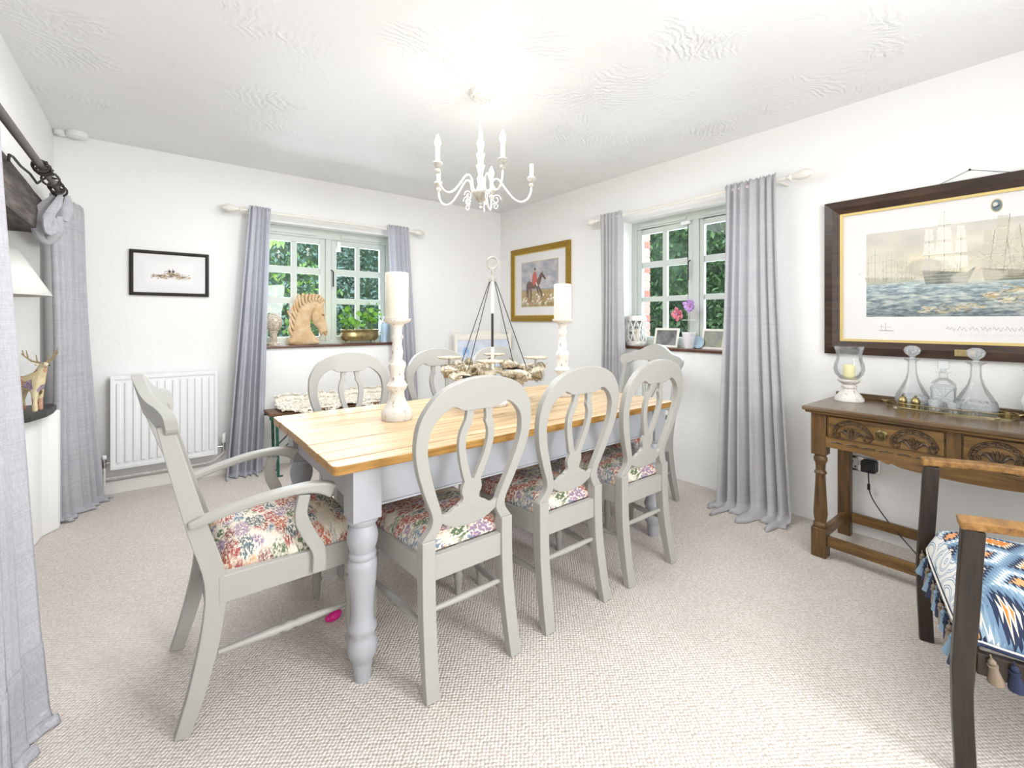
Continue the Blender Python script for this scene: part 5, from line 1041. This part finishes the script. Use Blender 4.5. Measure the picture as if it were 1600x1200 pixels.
for i, L_ in enumerate(locks):
    P_ = [hp_(*p) for p in L_]
    for j, yy in enumerate((-.030, -.006, .02)):
        q_ = cr([(P_[0][0] + .012, yy, P_[0][1] - .03), (P_[0][0], yy * 1.3, P_[0][1]), (P_[1][0] + .004 * j, yy * 1.2, P_[1][1]), (P_[2][0] + .010 * j, yy * .7, P_[2][1] - .006 * j)], 3); m_ = len(q_)
        MB().tube(q_, [.006 + .007 * math.sin(PI * (k + 1) / (m_ + 1)) for k in range(m_)], 8).build('mane_lock', 'terracotta', hs, smooth=True)
c_ = hp_(490, 890); MB().blob((c_[0], -.047, c_[1]), (.044, .014, .055)).build('cheek', 'terracotta', hs, smooth=True)
c_ = hp_(560, 872); MB().blob((c_[0], -.054, c_[1]), (.010, .007, .007)).build('eye', 'eyebrown', hs, smooth=True); MB().tube([(c_[0] - .014, -.052, c_[1] + .004), (c_[0], -.060, c_[1] + .014), (c_[0] + .012, -.050, c_[1] + .010)], .005, 7).build('brow', 'terracotta', hs, smooth=True)
c_ = hp_(600, 1045); MB().blob((c_[0], -.050, c_[1]), (.006, .006, .005)).build('nostril', 'eyebrown', hs); c_ = hp_(575, 1068); MB().tube([(c_[0] - .012, -.045, c_[1] + .004), (c_[0] + .008, -.045, c_[1] - .001)], .0025, 5).build('mouth_line', 'eyebrown', hs)
c_ = hp_(560, 745); MB().lathe([(0, .013), (.02, .014), (.05, .002)], 10, mat=Matrix.Translation((c_[0] - .012, -.03, c_[1] - .01)) @ Matrix.Rotation(.7, 4, 'Y')).build('ear', 'terracotta', hs, smooth=True)
pt = thing('brass_planter', (1.58, 4.44, SZL), R(2), 'oval brass planter with lime green leafy plants on the back window sill', 'planter')
def ovl(prof, rx, ry_, mat, name, n=32, cl=True):
    b = MB(); 
    for z_, k in prof:
        for i in range(n): a = 2 * PI * i / n; b.v.append((rx * k * math.copysign(abs(math.cos(a)) ** .7, math.cos(a)), ry_ * k * math.sin(a), z_))
    m_ = len(prof); b.f = [(i * n + k, i * n + (k + 1) % n, (i + 1) * n + (k + 1) % n, (i + 1) * n + k) for i in range(m_ - 1) for k in range(n)] + [tuple(range(n - 1, -1, -1)), tuple((m_ - 1) * n + k for k in range(n))]; return b.build(name, mat, pt, smooth=True)
ovl([(.028, .80), (.034, .88), (.05, .95), (.085, .97), (.10, .93), (.118, .96), (.130, 1.0), (.134, 1.0), (.130, .95)], .195, .075, 'brass', 'trough')
for x in (-.12, .12):
    for y in (-.04, .04): MB().tube([(x, y, .034), (x * 1.1, y * 1.1, 0.004)], [.006, .004], 7).build('foot', 'brass', pt)
for s in (-1, 1): MB().tube([(s * .19, -.03, .11), (s * .215, -.02, .09), (s * .215, .02, .09), (s * .19, .03, .11)], .003, 6).build('ring_handle', 'brass', pt)
rnd = random.Random(12)
for k in range(70):
    cx = -.11 if k % 2 else .09; x = max(-.2, min(.2, rnd.gauss(cx, .06))); y = rnd.uniform(-.075, .035); zz = .16 + abs(rnd.gauss(0, .09)) + (.05 if x > .03 else 0); zz = min(zz, .34 if x < 0.03 else .42); s = rnd.uniform(.016, .032)
    q = Matrix.Rotation(rnd.uniform(0, 6.3), 3, 'Z') @ Matrix.Rotation(rnd.uniform(.3, 1.5), 3, 'X'); vs2 = [Vector((x, y, zz)) + q @ Vector((s * math.cos(2 * PI * i / 9) * (1 + .1 * (i % 2)), s * math.sin(2 * PI * i / 9), .15 * s * math.cos(4 * PI * i / 9))) for i in range(9)]
    b = MB().addv(vs2 + [Vector((x, y, zz)) - q @ Vector((0, 0, .2 * s))], [(i, (i + 1) % 9, 9) for i in range(9)]); b.build('leaf', 'limeleaf', pt, smooth=True)
b = MB()
for k in range(16): x = (-.11 if k % 2 else .09) + random.uniform(-.04, .04); b.tube([(x, 0, .12), (x + random.uniform(-.03, .03), random.uniform(-.03, .02), .27 + random.uniform(0, .08))], .003, 5)
b.build('stems', 'stem', pt)
gb = thing('stone_ball_ornament', (.815, 4.47, SZL), 0, 'pale stone ball ornament on a small foot behind the left curtain of the back window', 'ornament')
MB().lathe([(0, .05), (.02, .05), (.03, .03), (.10, .028), (.12, .04), (.13, .03)], 24).build('foot', 'drift', gb, smooth=True); MB().blob((0, 0, .205), (.072, .066, .085), n=20, m=12).build('ball', 'drift', gb, smooth=True)
vz = thing('blue_white_ginger_jar', (1.865, 4.47, SZL), 0, 'pale blue and white lidded jar beside the brass planter', 'jar'); vz.location.x = 1.838
MB().lathe([(0, .035), (.01, .036), (.05, .028), (.10, .036), (.16, .046), (.19, .040), (.2, .03)], 24).build('jar_body', 'bluecer', vz, smooth=True); MB().lathe([(.2, .034), (.21, .034), (.235, .02), (.245, .006), (.26, .01), (.268, .002)], 20).build('lid', 'ceramic', vz, smooth=True)
# ---------------------------------------------------------------- window sill objects (right window)
ln = thing('fretwork_lantern', (3.345, 2.475, SZL), 0, 'white fretwork lantern at the left end of the right window sill', 'lantern')
MB().lathe([(0, .075), (.01, .084), (.03, .088), (.04, .086)], 32).build('base_band', 'whitemetal', ln, smooth=True); MB().lathe([(.22, .088), (.235, .090), (.25, .084), (.262, .080), (.264, .074)], 32).build('top_band', 'whitemetal', ln, smooth=True)
b = MB()
for k in range(10):
    a0 = 2 * PI * k / 10
    for s in (-1, 1):
        b.tube([(.0865 * math.cos(a0 + s * .3 * math.sin(PI * t / 12)), .0865 * math.sin(a0 + s * .3 * math.sin(PI * t / 12)), .035 + .19 * t / 12) for t in range(13)], .0045, 5)
        for zc in (.085, .135, .18): b.tube([(.0865 * math.cos(a0 + s * .16 + .11 * (1 - t / 14) * math.cos(t * .6)), .0865 * math.sin(a0 + s * .16 + .11 * (1 - t / 14) * math.cos(t * .6)), zc + .018 * (1 - t / 14) * math.sin(t * .6)) for t in range(12)], .0032, 4)
b.build('fretwork', 'whitemetal', ln, smooth=True)
MB().lathe([(.035, .03), (.15, .03)], 16).build('inner_candle', 'candle', ln, smooth=True)
def photo(name, y, w, h, rz, mat, label):
    t = thing(name, (3.355, y, SZL), rz, label, 'photo frame', 'small cream photo frames on the sill'); a = R(12)
    mt = Matrix.Rotation(a, 4, 'Y')
    for lo, hi in (((0, -w / 2, 0), (.012, w / 2, .018)), ((0, -w / 2, h - .018), (.012, w / 2, h)), ((0, -w / 2, .018), (.012, -w / 2 + .018, h - .018)), ((0, w / 2 - .018, .018), (.012, w / 2, h - .018))): MB().box(lo, hi, mt).build('frame', 'cream', t, bevel=.002)
    MB().box((.005, -w / 2 + .018, .018), (.009, w / 2 - .018, h - .018), mt).build('photograph', mat, t); MB().sweep([(.03, 0, h * .6), (.05, 0, .002)], .03, .003, (0, 1, 0)).build('easel_leg', 'black', t)
photo('photo_frame', 2.195, .225, .162, R(0), 'grey', 'cream photo frame with a silvery print beside the fretwork lantern'); photo('photo_frame', 1.79, .20, .160, R(-8), 'yellowgrey', 'cream photo frame with a hazy greenish print beside the orchid pot')
orc = thing('potted_orchid', (3.335, 1.965, SZL), 0, 'potted orchid with one red and one lilac bloom on the right window sill', 'orchid')
b = MB().lathe([(0, .034), (.005, .036), (.118, .052), (.122, .054), (.128, .054), (.128, .048), (.11, .046)], 30); b.build('pot', 'ceramic', orc, smooth=True)
for k in range(9): MB().tube([((.0368 + .0016 * k) * math.cos(a), (.0368 + .0016 * k) * math.sin(a), .012 + .0115 * k) for a in [2 * PI * j / 28 for j in range(28)]], .0022, 5, True).build('pot_rib', 'ceramic', orc, smooth=True)
inflate('leaf', cr([(0, 0), (.03, .02), (.042, .055), (.025, .085), (-.005, .088), (-.022, .05), (-.015, .01)], 3, True), 1, .004, 'darkleaf', orc, 24, rim=.02); orc.children[-1].location = (0, 0, .122); orc.children[-1].rotation_euler = (0, 0, -PI / 2 - .3)
MB().tube([(0, 0, .12), (-.01, -.01, .22), (-.01, -.02, .32)], .0022, 6).build('stem', 'stem', orc); MB().tube([(0, 0, .12), (0, .05, .20), (0, .09, .26)], .0022, 6).build('stem', 'stem', orc)
def bloom(c, s, mat, n=11):
    rn = random.Random(n)
    for k in range(n):
        a = 2 * PI * k / n + rn.uniform(-.2, .2); rr3 = s * rn.uniform(.7, 1.1) * (1 if k % 2 else .7); d_ = Vector((-.35 if k % 2 else -.75, math.cos(a), math.sin(a))) * rr3; up_ = Vector((-1, 0, 0)); sd = d_.cross(up_).normalized() * s * .30; p = Vector(c)
        MB().addv([p, p + d_ * .35 + sd * .7, p + d_ * .75 + sd, p + d_ + up_ * .1 * s, p + d_ * .75 - sd, p + d_ * .35 - sd * .7, p + d_ * .6 + up_ * s * .18], [(0, 1, 6), (1, 2, 6), (2, 3, 6), (3, 4, 6), (4, 5, 6), (5, 0, 6)]).build('petal', mat, orc, smooth=True)
    MB().blob(Vector(c) + Vector((-s * .3, 0, 0)), s * .14, n=6, m=4).build('bloom_centre', 'petallil' if mat == 'petalred' else 'petalred', orc)
bloom((-.01, .09, .272), .062, 'petalred', 12); bloom((-.01, -.02, .335), .060, 'petallil', 14)
bd = thing('blue_dish', (3.372, 1.90, SZL), 0, 'pale blue round dish propped behind the orchid pot', 'dish'); MB().lathe([(0, .006), (.004, .038), (.010, .048), (.012, .046), (.006, .03)], 28, mat=Matrix.Translation((0, 0, .0485)) @ Matrix.Rotation(-PI / 2 + .15, 4, 'Y')).build('dish', 'bluecer', bd, smooth=True)
# ---------------------------------------------------------------- ceiling and small things
sd = thing('smoke_alarm', (-.435, 4.335, H), 0, 'round white smoke alarm on the ceiling in the left corner', 'smoke alarm'); MB().lathe([(-.036, .045), (-.032, .055), (-.008, .058), (0, .058)], 28).build('alarm_body', 'whiteplastic', sd, smooth=True); MB().lathe([(-.039, .012), (-.036, .014)], 16).build('test_button', 'whiteplastic', sd)
sd = thing('pull_switch', (-.520, 4.365, H), 0, 'small white ceiling pull switch with a cord in the left corner', 'pull switch'); MB().lathe([(-.03, .028), (-.024, .034), (0, .036)], 24).build('switch_body', 'whiteplastic', sd, smooth=True); MB().tube([(0, 0, -.03), (0, 0, -.42)], .0010, 5).build('cord', 'whiteplastic', sd)
ty = thing('pink_toy', (.592, 1.975, 0), R(20), 'small bright pink rubber toy on the carpet under the table', 'toy'); MB().blob((0, 0, .02), (.035, .020, .020), n=14, m=8).build('toy_body', 'pink', ty, smooth=True); MB().blob((-.03, 0, .022), (.012, .014, .012), n=10, m=6).build('toy_tip', 'pink', ty, smooth=True)
